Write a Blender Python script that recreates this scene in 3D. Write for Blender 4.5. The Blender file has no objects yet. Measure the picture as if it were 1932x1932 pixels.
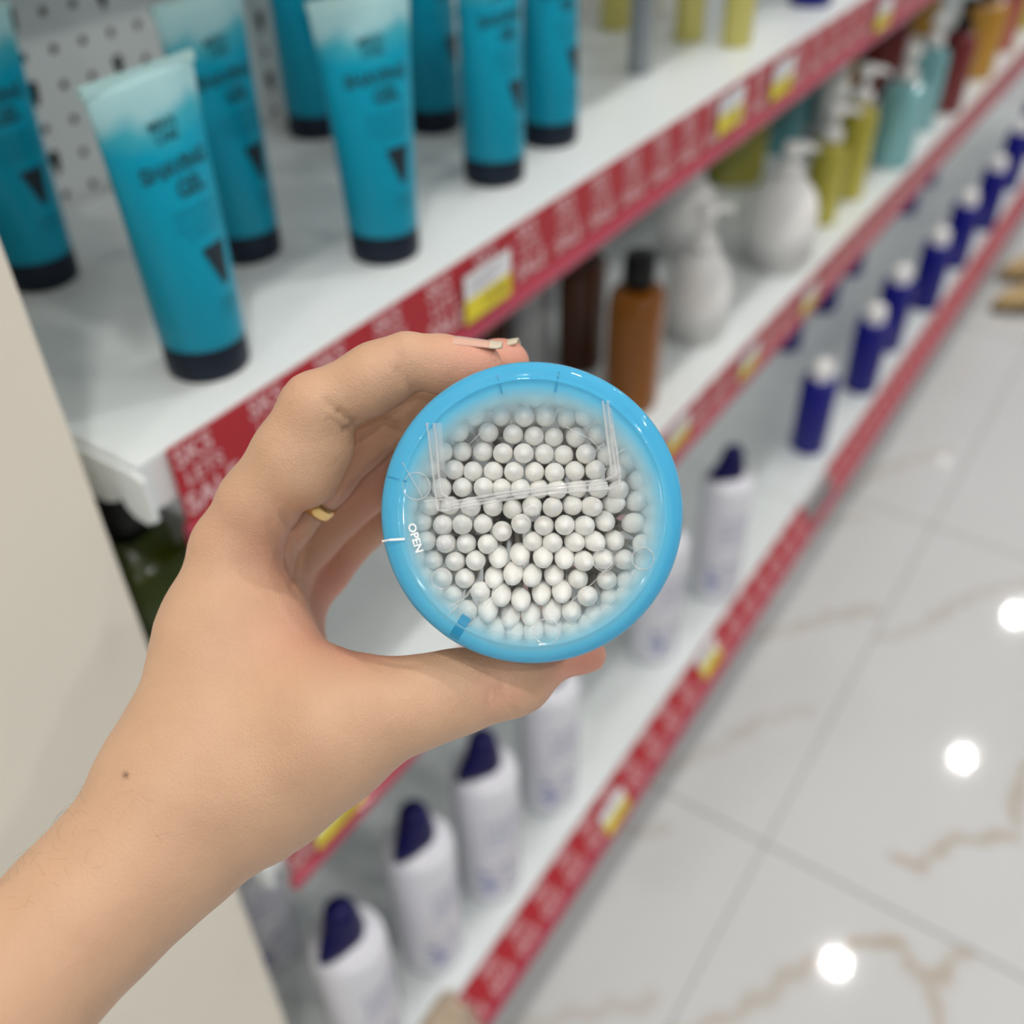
import bpy, bmesh, math, random
import numpy as np
from mathutils import Vector, Matrix, Quaternion

random.seed(7)
rng = np.random.default_rng(7)
scene = bpy.context.scene
COL = scene.collection

# ------------------------------------------------------------------ camera
F_PX, YAW, PITCH, ROLL = 1886.9, 0.603037, 0.693280, -0.022580
K = 1.19                      # metres per survey unit
CAM_H = 1.16 * K              # phone height above the floor
cy, sy, cp, sp = math.cos(YAW), math.sin(YAW), math.cos(PITCH), math.sin(PITCH)
fw = np.array([cy*cp, sy*cp, -sp]); rt = np.array([sy, -cy, 0.0]); up = np.cross(rt, fw)
c_, s_ = math.cos(ROLL), math.sin(ROLL)
RM = np.array([c_*rt + s_*up, -s_*rt + c_*up, fw])
CAM = np.array([0.0, 0.0, CAM_H])

cam_data = bpy.data.cameras.new('camera')
cam = bpy.data.objects.new('camera', cam_data)
COL.objects.link(cam)
mw = Matrix.Identity(4)
for i in range(3):
    mw[i][0], mw[i][1], mw[i][2], mw[i][3] = RM[0][i], RM[1][i], -RM[2][i], CAM[i]
cam.matrix_world = mw
cam_data.sensor_fit = 'HORIZONTAL'
cam_data.lens = 6.86
cam_data.sensor_width = 6.86 * 1932 / F_PX
cam_data.sensor_height = cam_data.sensor_width
cam_data.clip_start = 0.01
cam_data.clip_end = 60
cam_data.dof.use_dof = True
cam_data.dof.focus_distance = 0.262
cam_data.dof.aperture_fstop = 1.28
scene.camera = cam

# ------------------------------------------------------------------ world, exposure
w = bpy.data.worlds.new('world'); scene.world = w
w.use_nodes = True
w.node_tree.nodes['Background'].inputs[0].default_value = (0.90, 0.96, 1.0, 1)
w.node_tree.nodes['Background'].inputs[1].default_value = 0.28
vs = scene.view_settings
scene.display_settings.display_device = 'sRGB'
vs.view_transform = 'Standard'; vs.look = 'None'; vs.gamma = 1.0; vs.exposure = 0.0
vs.use_curve_mapping = False
scene.cycles.use_denoising = True
scene.cycles.transparent_max_bounces = 24
scene.cycles.max_bounces = 8
scene.cycles.caustics_reflective = False
scene.cycles.caustics_refractive = False
LAMP_STRENGTH = 900.0

# ------------------------------------------------------------------ survey helpers: pixel of the photograph -> point
def ray(u, v):
    return RM.T @ np.array([(u-966)/F_PX, -(v-966)/F_PX, 1.0])
def on_z(u, v, z):            # z = height above the floor
    r = ray(u, v); return CAM + r*((z-CAM_H)/r[2])
def on_y(u, v, y):
    r = ray(u, v); return CAM + r*(y/r[1])
def at_depth(u, v, d):
    return CAM + ray(u, v)*d

# ------------------------------------------------------------------ materials
def mat(name, color, rough=0.5, spec=0.5, metal=0.0, trans=0.0, sss=0.0, coat=0.0, emit=None, emit_s=0.0, alpha=1.0, noise=0.0, nscale=40.0):
    m = bpy.data.materials.new(name); m.use_nodes = True
    nt = m.node_tree; b = nt.nodes['Principled BSDF']
    b.inputs['Base Color'].default_value = (*color, 1)
    b.inputs['Roughness'].default_value = rough
    b.inputs['Specular IOR Level'].default_value = spec
    b.inputs['Metallic'].default_value = metal
    b.inputs['Transmission Weight'].default_value = trans
    b.inputs['Coat Weight'].default_value = coat
    b.inputs['Alpha'].default_value = alpha
    if sss:
        b.inputs['Subsurface Weight'].default_value = sss
        b.inputs['Subsurface Radius'].default_value = (1, 0.6, 0.4)
        b.inputs['Subsurface Scale'].default_value = 0.004
    if emit:
        b.inputs['Emission Color'].default_value = (*emit, 1)
        b.inputs['Emission Strength'].default_value = emit_s
    if noise:
        tc = nt.nodes.new('ShaderNodeTexCoord'); n = nt.nodes.new('ShaderNodeTexNoise')
        n.inputs['Scale'].default_value = nscale; n.inputs['Detail'].default_value = 4
        mx = nt.nodes.new('ShaderNodeMix'); mx.data_type = 'RGBA'
        mx.inputs['A'].default_value = (*[min(1, c*(1+noise)) for c in color], 1)
        mx.inputs['B'].default_value = (*[c*(1-noise) for c in color], 1)
        nt.links.new(tc.outputs['Object'], n.inputs['Vector'])
        nt.links.new(n.outputs['Fac'], mx.inputs['Factor'])
        nt.links.new(mx.outputs['Result'], b.inputs['Base Color'])
    return m

def clear_mat(name, tint=(1, 1, 1), haze=0.05, haze_col=(0.9, 0.9, 0.9), rough=0.08, gloss=1.0):
    """thin clear plastic: light passes straight through, with a mirror-like sheen and a little haze"""
    m = bpy.data.materials.new(name); m.use_nodes = True
    nt = m.node_tree; nt.nodes.clear(); N = nt.nodes.new; Lk = nt.links.new
    out = N('ShaderNodeOutputMaterial'); tr = N('ShaderNodeBsdfTransparent'); tr.inputs[0].default_value = (*tint, 1)
    df = N('ShaderNodeBsdfDiffuse'); df.inputs[0].default_value = (*haze_col, 1)
    gl = N('ShaderNodeBsdfGlossy'); gl.inputs['Roughness'].default_value = rough
    fr = N('ShaderNodeFresnel'); fr.inputs['IOR'].default_value = 1.45
    mg = N('ShaderNodeMath'); mg.operation = 'MULTIPLY'; mg.inputs[1].default_value = gloss
    ge = N('ShaderNodeNewGeometry'); bf = N('ShaderNodeMath'); bf.operation = 'SUBTRACT'; bf.inputs[0].default_value = 1.0; bf.use_clamp = True
    Lk(ge.outputs['Backfacing'], bf.inputs[1]); m0 = N('ShaderNodeMath'); m0.operation = 'MULTIPLY'; Lk(bf.outputs[0], m0.inputs[0])
    m1 = N('ShaderNodeMixShader'); m1.inputs[0].default_value = haze
    m2 = N('ShaderNodeMixShader')
    Lk(tr.outputs[0], m1.inputs[1]); Lk(df.outputs[0], m1.inputs[2])
    Lk(fr.outputs[0], mg.inputs[0]); Lk(mg.outputs[0], m0.inputs[1]); Lk(m0.outputs[0], m2.inputs[0])
    Lk(m1.outputs[0], m2.inputs[1]); Lk(gl.outputs[0], m2.inputs[2]); Lk(m2.outputs[0], out.inputs[0])
    return m

# ------------------------------------------------------------------ mesh helpers
def link(o, parent=None):
    COL.objects.link(o)
    if parent is not None: o.parent = parent
    return o
def mesh_obj(name, verts, faces, m=None, parent=None, smooth=True, loc=None, fix=True):
    me = bpy.data.meshes.new(name)
    me.from_pydata([tuple(map(float, v)) for v in verts], [], [tuple(map(int, f)) for f in faces])
    if smooth: me.polygons.foreach_set('use_smooth', [True]*len(me.polygons))
    if m is not None: me.materials.append(m)
    if fix:
        bm = bmesh.new(); bm.from_mesh(me); bmesh.ops.recalc_face_normals(bm, faces=bm.faces); bm.to_mesh(me); bm.free()
    me.update()
    o = bpy.data.objects.new(name, me)
    if loc is not None: o.location = loc
    return link(o, parent)
class MB:
    """collects pieces of ONE part"""
    def __init__(s): s.v = []; s.f = []
    def add(s, vf, M=None):
        v, f = vf; n = len(s.v)
        for p in v:
            s.v.append(tuple(M @ Vector(p)) if M is not None else tuple(p))
        s.f += [tuple(i+n for i in q) for q in f]; return s
    def obj(s, name, m, parent=None, smooth=False, bevel=0.0, loc=None):
        o = mesh_obj(name, s.v, s.f, m, parent, smooth, loc)
        if bevel:
            b = o.modifiers.new('bevel', 'BEVEL'); b.width = bevel; b.segments = 2; b.limit_method = 'ANGLE'
        return o
def box(x0, x1, y0, y1, z0, z1):
    v = [(x0,y0,z0),(x1,y0,z0),(x1,y1,z0),(x0,y1,z0),(x0,y0,z1),(x1,y0,z1),(x1,y1,z1),(x0,y1,z1)]
    return v, [(0,3,2,1),(4,5,6,7),(0,1,5,4),(1,2,6,5),(2,3,7,6),(3,0,4,7)]
def lathe(prof, n=32, sx=1.0, sy=1.0, power=2.0, closed=False):
    """prof: list of (radius, z), bottom to top outside; superellipse cross-section"""
    v = []; f = []; rings = []
    for r, z in prof:
        if r < 1e-7:
            rings.append([len(v)]); v.append((0, 0, z))
        else:
            ring = []
            for k in range(n):
                a = 2*math.pi*k/n; ca, sa = math.cos(a), math.sin(a)
                ring.append(len(v))
                v.append((sx*r*math.copysign(abs(ca)**(2/power), ca), sy*r*math.copysign(abs(sa)**(2/power), sa), z))
            rings.append(ring)
    pairs = list(zip(rings[:-1], rings[1:]))
    if closed: pairs.append((rings[-1], rings[0]))
    for A, B in pairs:
        for k in range(n):
            k2 = (k+1) % n
            if len(A) == 1 and len(B) == 1: continue
            if len(A) == 1: f.append((A[0], B[k2], B[k]))
            elif len(B) == 1: f.append((A[k], A[k2], B[0]))
            else: f.append((A[k], A[k2], B[k2], B[k]))
    return v, f
def loft(sections, cap=True):
    n = len(sections[0]); v = [p for s in sections for p in s]; f = []
    for i in range(len(sections)-1):
        for k in range(n):
            k2 = (k+1) % n
            f.append((i*n+k, i*n+k2, (i+1)*n+k2, (i+1)*n+k))
    if cap:
        f.append(tuple(reversed(range(n)))); f.append(tuple((len(sections)-1)*n+k for k in range(n)))
    return v, f
def tube(path, r, n=8, closed=False):
    P = [Vector(p) for p in path]; v = []; f = []; m = len(P)
    ref = Vector((0.3, 0.5, 0.81))
    for i, p in enumerate(P):
        t = (P[(i+1) % m]-P[i-1]) if closed else (P[min(i+1, m-1)]-P[max(i-1, 0)])
        t.normalize(); a = t.cross(ref).normalized(); b = t.cross(a)
        rr = r[i] if isinstance(r, (list, tuple)) else r
        for k in range(n):
            an = 2*math.pi*k/n; v.append(tuple(p + a*(rr*math.cos(an)) + b*(rr*math.sin(an))))
    for i in range(m if closed else m-1):
        j = (i+1) % m
        for k in range(n):
            k2 = (k+1) % n; f.append((i*n+k, i*n+k2, j*n+k2, j*n+k))
    if not closed:
        f.append(tuple(reversed(range(n)))); f.append(tuple((m-1)*n+k for k in range(n)))
    return v, f
def extrude_x(prof, x0, x1):
    """closed outline in (y, z) swept along x"""
    n = len(prof); v = [(x0, y, z) for y, z in prof] + [(x1, y, z) for y, z in prof]
    f = [(k, (k+1) % n, n+(k+1) % n, n+k) for k in range(n)]
    f += [tuple(reversed(range(n))), tuple(range(n, 2*n))]
    return v, f
_txt = {}
def text_vf(s, size=1.0, bold=0.0):
    """flat lettering in the xy plane, centred: vertices and triangles"""
    key = (s, bold)
    if key not in _txt:
        cu = bpy.data.curves.new('lettering_source', 'FONT'); cu.body = s; cu.align_x = 'CENTER'; cu.align_y = 'CENTER'
        cu.resolution_u = 3; cu.offset = bold
        o = bpy.data.objects.new('lettering_source', cu); COL.objects.link(o)
        dg = bpy.context.evaluated_depsgraph_get(); dg.update()
        me = bpy.data.meshes.new_from_object(o.evaluated_get(dg))
        v = [tuple(p.co) for p in me.vertices]; f = [tuple(p.vertices) for p in me.polygons]
        bpy.data.objects.remove(o); bpy.data.curves.remove(cu); bpy.data.meshes.remove(me)
        _txt[key] = (v, f)
    v, f = _txt[key]
    return [(x*size, y*size, z*size) for x, y, z in v], f
def tag(o, label, cat, group=None, kind=None):
    o['label'] = label; o['category'] = cat
    if group: o['group'] = group
    if kind: o['kind'] = kind
    return o
def thing(name, loc, label, cat, group=None, rz=0.0):
    o = bpy.data.objects.new(name, None); o.empty_display_size = 0.02
    o.location = [float(c) for c in loc]; o.rotation_euler = (0, 0, rz); COL.objects.link(o)
    return tag(o, label, cat, group)
def structure(o):
    o['kind'] = 'structure'; return o
def copy_tree(o, parent=None):
    c = o.copy(); COL.objects.link(c)
    if parent is not None:
        c.parent = parent; c.matrix_parent_inverse = o.matrix_parent_inverse
    for ch in list(o.children): copy_tree(ch, c)
    return c
# ------------------------------------------------------------------ shared materials
M_shelf = mat('shelf_white_steel', (0.78, 0.82, 0.82), 0.32, 0.5, noise=0.03, nscale=6)
M_peg = mat('pegboard_grey_steel', (0.78, 0.82, 0.81), 0.45)
M_dark = mat('dark_gap', (0.03, 0.028, 0.022), 0.8)
M_kick = mat('kick_grey', (0.30, 0.30, 0.30), 0.5)
M_col = mat('cream_paint', (0.86, 0.80, 0.69), 0.55, 0.3, noise=0.025, nscale=5)
M_ceil = mat('ceiling_white', (0.85, 0.85, 0.84), 0.8)
M_red = mat('red_card', (0.46, 0.001, 0.014), 0.5, 0.12)
M_pink = mat('lettering_white', (0.86, 0.60, 0.62), 0.5, 0.2)
M_rail = clear_mat('rail_clear_plastic', (1, 0.98, 0.98), 0.015, (0.9, 0.75, 0.78), 0.06, 0.4)
M_lip = mat('rail_pink_lip', (0.42, 0.035, 0.075), 0.14, 0.5, trans=0.0)
M_yel = mat('tag_yellow', (0.80, 0.66, 0.01), 0.45)
M_tagw = mat('tag_white', (0.82, 0.82, 0.84), 0.45)
M_ink = mat('tag_ink', (0.35, 0.22, 0.03), 0.5)
M_inkg = mat('tag_grey_ink', (0.45, 0.45, 0.5), 0.5)
M_navy = mat('cap_navy', (0.008, 0.014, 0.028), 0.42, 0.25)
M_blackink = mat('label_black', (0.004, 0.015, 0.025), 0.5)
M_tealink = mat('label_teal_ink', (0.0, 0.075, 0.105), 0.5)
M_tealink2 = mat('label_pale_teal_ink', (0.0, 0.16, 0.23), 0.5)

def gel_material():
    m = mat('shaving_gel_tube', (0, 0.3, 0.4), 0.30, 0.28)
    nt = m.node_tree; b = nt.nodes['Principled BSDF']; N = nt.nodes.new; Lk = nt.links.new
    tc = N('ShaderNodeTexCoord'); sx = N('ShaderNodeSeparateXYZ'); Lk(tc.outputs['Object'], sx.inputs[0])
    no = N('ShaderNodeTexNoise'); no.inputs['Scale'].default_value = 28; Lk(tc.outputs['Object'], no.inputs[0])
    ad = N('ShaderNodeMath'); ad.operation = 'MULTIPLY_ADD'; ad.inputs[1].default_value = 0.030; ad.inputs[2].default_value = -0.015
    Lk(no.outputs['Fac'], ad.inputs[0])
    sm = N('ShaderNodeMath'); sm.operation = 'ADD'; Lk(sx.outputs['Z'], sm.inputs[0]); Lk(ad.outputs[0], sm.inputs[1])
    mr = N('ShaderNodeMapRange'); mr.inputs['From Min'].default_value = 0.02; mr.inputs['From Max'].default_value = 0.165
    Lk(sm.outputs[0], mr.inputs['Value'])
    cr = N('ShaderNodeValToRGB'); e = cr.color_ramp.elements
    e[0].position = 0.0; e[0].color = (0.0, 0.27, 0.40, 1)
    e[1].position = 0.76; e[1].color = (0.0, 0.33, 0.49, 1)
    for p, c in ((0.83, (0.05, 0.40, 0.50, 1)), (0.89, (0.36, 0.62, 0.66, 1)), (1.0, (0.44, 0.70, 0.70, 1))):
        k = e.new(p); k.color = c
    Lk(mr.outputs[0], cr.inputs[0]); Lk(cr.outputs[0], b.inputs['Base Color'])
    b.inputs['Subsurface Weight'].default_value = 0.0
    return m
M_gel = gel_material()

def floor_material():
    m = mat('polished_marble_tile', (0.78, 0.78, 0.77), 0.05, 0.5)
    nt = m.node_tree; b = nt.nodes['Principled BSDF']; N = nt.nodes.new; Lk = nt.links.new
    tc = N('ShaderNodeTexCoord'); sx = N('ShaderNodeSeparateXYZ'); Lk(tc.outputs['Object'], sx.inputs[0])
    def groove(axis, off, width):
        a = N('ShaderNodeMath'); a.operation = 'MULTIPLY_ADD'; a.inputs[1].default_value = 1/TILE; a.inputs[2].default_value = -off/TILE + 100.5
        Lk(sx.outputs[axis], a.inputs[0])
        fr = N('ShaderNodeMath'); fr.operation = 'FRACT'; Lk(a.outputs[0], fr.inputs[0])
        su = N('ShaderNodeMath'); su.operation = 'SUBTRACT'; su.inputs[1].default_value = 0.5; Lk(fr.outputs[0], su.inputs[0])
        ab = N('ShaderNodeMath'); ab.operation = 'ABSOLUTE'; Lk(su.outputs[0], ab.inputs[0])
        lt = N('ShaderNodeMath'); lt.operation = 'LESS_THAN'; lt.inputs[1].default_value = width/2/TILE; Lk(ab.outputs[0], lt.inputs[0])
        return lt
    g1 = groove('X', GX, 0.006); g2 = groove('Y', GY, 0.004)
    mxg = N('ShaderNodeMath'); mxg.operation = 'MAXIMUM'; Lk(g1.outputs[0], mxg.inputs[0]); Lk(g2.outputs[0], mxg.inputs[1])
    no = N('ShaderNodeTexNoise'); no.inputs['Scale'].default_value = 2.2; no.inputs['Detail'].default_value = 5; Lk(tc.outputs['Object'], no.inputs[0])
    c1 = N('ShaderNodeMix'); c1.data_type = 'RGBA'; c1.inputs['A'].default_value = (0.74, 0.745, 0.75, 1); c1.inputs['B'].default_value = (0.64, 0.645, 0.645, 1)
    Lk(no.outputs['Fac'], c1.inputs['Factor'])
    at = N('ShaderNodeAttribute'); at.attribute_name = 'vein'
    n2 = N('ShaderNodeTexNoise'); n2.inputs['Scale'].default_value = 30; n2.inputs['Detail'].default_value = 3; Lk(tc.outputs['Object'], n2.inputs[0])
    mu = N('ShaderNodeMath'); mu.operation = 'MULTIPLY'; Lk(at.outputs['Fac'], mu.inputs[0])
    mr = N('ShaderNodeMapRange'); mr.inputs['From Min'].default_value = 0.3; mr.inputs['From Max'].default_value = 0.7; mr.inputs['To Min'].default_value = 0.55; mr.inputs['To Max'].default_value = 0.85
    Lk(n2.outputs['Fac'], mr.inputs['Value']); Lk(mr.outputs[0], mu.inputs[1])
    c2 = N('ShaderNodeMix'); c2.data_type = 'RGBA'; c2.inputs['B'].default_value = (0.42, 0.31, 0.18, 1)
    Lk(c1.outputs['Result'], c2.inputs['A']); Lk(mu.outputs[0], c2.inputs['Factor'])
    c3 = N('ShaderNodeMix'); c3.data_type = 'RGBA'; c3.inputs['B'].default_value = (0.45, 0.45, 0.44, 1)
    Lk(c2.outputs['Result'], c3.inputs['A']); Lk(mxg.outputs[0], c3.inputs['Factor'])
    Lk(c3.outputs['Result'], b.inputs['Base Color'])
    return m

# ------------------------------------------------------------------ floor, ceiling, column
TILE = 0.892; GX = 0.9144; GY = 0.1717
VEINS = [[(1600,925),(1650,892),(1700,880),(1745,862),(1785,845)], [(1560,985),(1590,978),(1625,972)],
 [(1432,1197),(1500,1180),(1560,1163),(1650,1150)], [(1660,1205),(1720,1185),(1790,1150),(1860,1118),(1960,1090)],
 [(1240,1460),(1330,1415),(1420,1370),(1530,1340)], [(1190,1567),(1255,1560)],
 [(1692,1625),(1742,1640),(1768,1614),(1783,1583),(1844,1578),(1908,1572),(1916,1527),(1935,1450),(1990,1390)],
 [(1611,1788),(1662,1773),(1700,1788),(1719,1830),(1746,1853),(1783,1841),(1825,1796)], [(1746,1853),(1764,1887),(1772,1990)],
 [(1533,1822),(1480,1853),(1427,1883),(1333,1928),(1260,1960)], [(940,1950),(995,1929),(1090,1905),(1230,1882)]]
VSTR = [.5, .35, .6, .55, .45, .5, .9, 1.0, .8, .7, .5]
def build_floor():
    xs = np.concatenate([np.linspace(-4, 0.4, 12)[:-1], np.arange(0.4, 2.5, 0.007), np.linspace(2.5, 7, 20)])
    ys = np.concatenate([np.linspace(-3.5, -0.5, 10)[:-1], np.arange(-0.5, 0.42, 0.007), np.linspace(0.42, 2.5, 10)])
    X, Y = np.meshgrid(xs, ys, indexing='ij'); nx, ny = X.shape
    wob = 0.012*np.sin(X*37+Y*23)+0.008*np.sin(X*81-Y*67)
    val = np.zeros_like(X)
    for pl, st in zip(VEINS, VSTR):
        P = [on_z(u, v, 0)[:2] for u, v in pl]
        for a, b in zip(P[:-1], P[1:]):
            ba = b-a; t = np.clip(((X-a[0])*ba[0]+(Y-a[1])*ba[1])/(ba@ba), 0, 1)
            d = np.hypot(X-a[0]-t*ba[0]+wob*0.5, Y-a[1]-t*ba[1]+wob*0.3)
            val = np.maximum(val, st*np.exp(-(d/0.011)**2))
    v = np.stack([X, Y, np.zeros_like(X)], -1).reshape(-1, 3)
    I = np.arange(nx*ny).reshape(nx, ny)
    f = np.stack([I[:-1, :-1], I[1:, :-1], I[1:, 1:], I[:-1, 1:]], -1).reshape(-1, 4)
    o = mesh_obj('floor', v, f, floor_material(), smooth=False, fix=False)
    at = o.data.attributes.new('vein', 'FLOAT', 'POINT'); at.data.foreach_set('value', val.reshape(-1).astype(np.float32))
    structure(o)
build_floor()
CEIL = 3.0
structure(MB().add(box(-4, 7, -3.5, 2.5, CEIL, CEIL+0.1)).obj('ceiling', M_ceil))
COL_Y = 0.405; COL_X = COL_Y/1.921
structure(MB().add(box(-1.6, COL_X, COL_Y, 1.3, 0, CEIL)).obj('wall_left', M_col, bevel=0.002))

# ------------------------------------------------------------------ ceiling lamps
M_emit = mat('lamp_lens', (0.9, 0.9, 0.9), 0.4, emit=(1.0, 0.97, 0.93), emit_s=LAMP_STRENGTH)
M_emit2 = mat('lamp_lens_dim', (0.9, 0.9, 0.9), 0.4, emit=(1.0, 0.97, 0.93), emit_s=LAMP_STRENGTH*0.012)
M_ring = mat('lamp_trim', (0.8, 0.8, 0.8), 0.4)
def lamp(x, y, r, m, label):
    t = thing('ceiling_downlight', (x, y, CEIL), label, 'ceiling light', 'round downlights in the ceiling')
    mesh_obj('trim_ring', *lathe([(r*1.02, -0.002), (r*1.25, -0.004), (r*1.25, 0.0), (r*1.02, 0.0)], 32, closed=True), M_ring, t)
    mesh_obj('lamp_lens', *lathe([(0, -0.006), (r*0.8, -0.005), (r, 0.0), (0, 0.0)], 32), m, t)
for x, y in ((-2.7, -0.05), (-1.4, 0.0), (-0.1, 0.02), (1.2, 0.04), (2.518, 0.05), (3.935, -0.12), (5.166, -0.105), (6.4, -0.1)):  # lamps behind the camera are added to brighten tub, hand and column
    lamp(x, y, 0.031, M_emit, 'round ceiling downlight in the row above the aisle, lengthened for more light')
    lamp(x, y-1.4, 0.031, M_emit, 'added ceiling downlight in an unseen row across the aisle, for general light')  # second row added only for general lighting
for k in range(-1, 4):
    lamp(2.60+1.30*k, 0.68, 0.035, M_emit2, 'small round downlight in the row above the shelves')

# ------------------------------------------------------------------ shelving
ZT = CAM_H - 0.2600*K; ZM = CAM_H - 0.5700*K; ZB = CAM_H - 0.9510*K
YF = 0.336*K; YBACK = 0.590*K; YFB = 0.300*K
BAY0 = 0.194*K; BAYL = 0.9985*K
unit = thing('shelving_unit', (BAY0+1.5*BAYL, YBACK, 0), 'white steel gondola shelving run with perforated back beside the cream column', 'shelving unit')
def child_of(o, p):
    """parent keeping the world position"""
    o.parent = p; o.matrix_parent_inverse = Matrix.Translation(Vector(p.location)).inverted(); return o
def pegboard():
    p = 0.02535; q = 0.02475; t = 0.0016
    x0 = 0.38*K; z0 = CAM_H-0.1455*K
    ni0, ni1 = -5, 35
    nj0, nj1 = -14, 6
    v = []; f = []
    n = 16
    for i in range(ni0, ni1):
        for j in range(nj0, nj1):
            cx, cz = x0+i*p, z0-j*q
            key = ((i+1) % 3 == 0) and (j % 2 == 0)
            base = len(v)
            hole = []
            for k in range(n):
                a = 2*math.pi*k/n
                if key:   # keyhole slot: wide round top, narrow foot
                    r = 0.0055; hx = r*math.cos(a)*(1.0 if math.sin(a) > 0 else 0.72); hz = 0.0035+r*math.sin(a) if math.sin(a) > 0 else 0.0035+0.0130*math.sin(a)
                else:
                    hx, hz = 0.0033*math.cos(a), 0.0033*math.sin(a)
                hole.append((cx+hx, cz+hz))
            outer = []
            for k in range(n):
                a = 2*math.pi*k/n; ca, sa = math.cos(a), math.sin(a); s = 1/max(abs(ca), abs(sa))
                outer.append((cx+ca*s*p/2, cz+sa*s*q/2))
            v += [(x, YBACK, z) for x, z in outer] + [(x, YBACK, z) for x, z in hole] + [(x, YBACK+t, z) for x, z in hole]
            for k in range(n):
                k2 = (k+1) % n
                f.append((base+k, base+k2, base+n+k2, base+n+k)); f.append((base+n+k, base+n+k2, base+2*n+k2, base+2*n+k))
    xa, xb = x0+(ni0-0.5)*p, x0+(ni1-0.5)*p
    za, zb = z0-(nj1-0.5)*q, z0-(nj0-0.5)*q
    mb = MB().add((v, f))
    xe = BAY0+3*BAYL
    for r in ((xa, xb, zb, 2.0), (xa, xb, 0.12, za), (xb, xe, 0.12, 2.0)):
        mb.add(([(r[0], YBACK, r[2]), (r[1], YBACK, r[2]), (r[1], YBACK, r[3]), (r[0], YBACK, r[3])], [(0, 1, 2, 3)]))
    return mb
child_of(pegboard().obj('back_panel', M_peg), unit)
child_of(MB().add(box(BAY0, BAY0+3*BAYL, YBACK+0.02, YBACK+0.045, 0, 2.0)).obj('gap_shade_sheet', M_dark), unit)  # near-black sheet, its colour stands in for the shade behind the holes
child_of(MB().add(box(BAY0+0.01, BAY0+3*BAYL, YFB+0.015, YBACK, 0, ZB-0.035)).obj('plinth', M_kick), unit)
for b in range(4):
    x = BAY0+b*BAYL
    child_of(MB().add(box(x-0.012, x+0.012, YBACK-0.004, YBACK+0.03, 0, 2.02)).obj('upright_post', M_shelf), unit)

# one block of the promotional lettering, drawn in the rail's own plane (x to the right, z up)
PITCH_X = 0.0466*K
def promo_block():
    V = []; Fc = []
    for s, size, ox, oz, b in (('SKS', 0.0172, 0.0125, -0.0088, 0.012), ('LETS', 0.0135, 0.0165, -0.0235, 0.008), ('SALE', 0.0192, 0.0190, -0.0400, 0.02)):
        v, f = text_vf(s, size, b); n = len(V)
        V += [(x+ox, z+oz) for x, z, _ in v]; Fc += [tuple(i+n for i in q) for q in f]
    return V, Fc
PV, PF = promo_block()
def rail_set(parent, x0, x1, ytop, ztop, height, tilt, card_x0=None, first=0.004):
    """red card with lettering behind a clear curved rail; tilt leans the foot of the rail out into the aisle"""
    R = Matrix.Translation((0, ytop, ztop)) @ Matrix.Rotation(-tilt, 4, 'X')
    cx0 = x0 if card_x0 is None else card_x0
    card = child_of(MB().add(box(cx0, x1, -0.0012, 0.0, -height, 0.0), R).obj('red_price_strip', M_red), parent)
    V = []; Fc = []; x = cx0+first
    while x+0.04 < x1:
        n = len(V); V += [(x+a, -0.0016, c) for a, c in PV]; Fc += [tuple(i+n for i in q) for q in PF]; x += PITCH_X
    let = MB().add((V, Fc), R).obj('lettering', M_pink); child_of(let, card)
    th = 0.0012
    prof = [(-0.0030, 0.002), (-0.0030, -height+0.004)]
    child_of(MB().add(extrude_x([(-0.0030, 0.002), (-0.0030-th, 0.002), (-0.0030-th, -height), (-0.0030, -height)], x0, x1), R).obj('clear_rail', M_rail), parent)
    arc = []
    for k in range(9):
        a = math.pi*k/8; arc.append((-0.002-0.0045*math.sin(a), -height-0.0045+0.0075*math.cos(a)))
    child_of(MB().add(extrude_x(arc+[(0.002, -height-0.012), (0.002, -height+0.003)], max(x0, cx0-0.002) if card_x0 and card_x0-x0 < 0.05 else x0, x1), R).obj('rail_lip', M_lip, smooth=False), parent)
def shelf(b, z, yf, label, tilt, height, first, card_x0=None, thick=0.034):
    x0 = BAY0+b*BAYL+0.0015; x1 = BAY0+(b+1)*BAYL-0.0015
    t = thing('shelf', (x0, yf, z), label, 'shelf', 'white gondola shelves')
    deck = child_of(MB().add(box(x0, x1, yf-0.0035, YBACK-0.005, z-thick, z)).obj('shelf_deck', M_shelf, bevel=0.002), t)
    child_of(MB().add(box(x0+0.004, x1-0.004, YBACK-0.018, YBACK-0.006, z-0.001, z+0.006)).obj('rear_ledge', M_shelf, bevel=0.001), t)
    if b == 0:
        prof = [(yf-0.0035, z-0.003), (yf-0.011, z-0.006), (yf-0.012, z-0.032), (yf-0.004, z-0.037), (yf+0.006, z-0.036), (yf+0.012, z-0.031), (yf+0.0135, z-0.021), (yf+0.0165, z-0.021), (yf+0.019, z-0.031), (yf+0.030, z-0.036), (YBACK-0.01, z-0.037), (YBACK-0.01, z-0.003)]
        child_of(MB().add(extrude_x(prof, x0-0.0035, x0-0.0005)).obj('end_bracket', M_shelf), t)
    rail_set(t, x0+(0.006 if b == 0 else 0.002), x1-0.002, yf-0.005, z-0.001, height, tilt, (x0+0.016*K if b == 0 else card_x0), first)
    return t
lv = {'top': (ZT, YF, 0.0, 0.055), 'middle': (ZM, YF, 0.0, 0.057), 'bottom': (ZB, YFB, math.radians(30), 0.050)}
bay_words = ['in the nearest bay beside the cream column', 'in the second bay along the aisle', 'in the farthest bay along the aisle']
SHELVES = {}
lv['upper'] = (ZT+0.46, YF, 0.0, 0.055)
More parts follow.
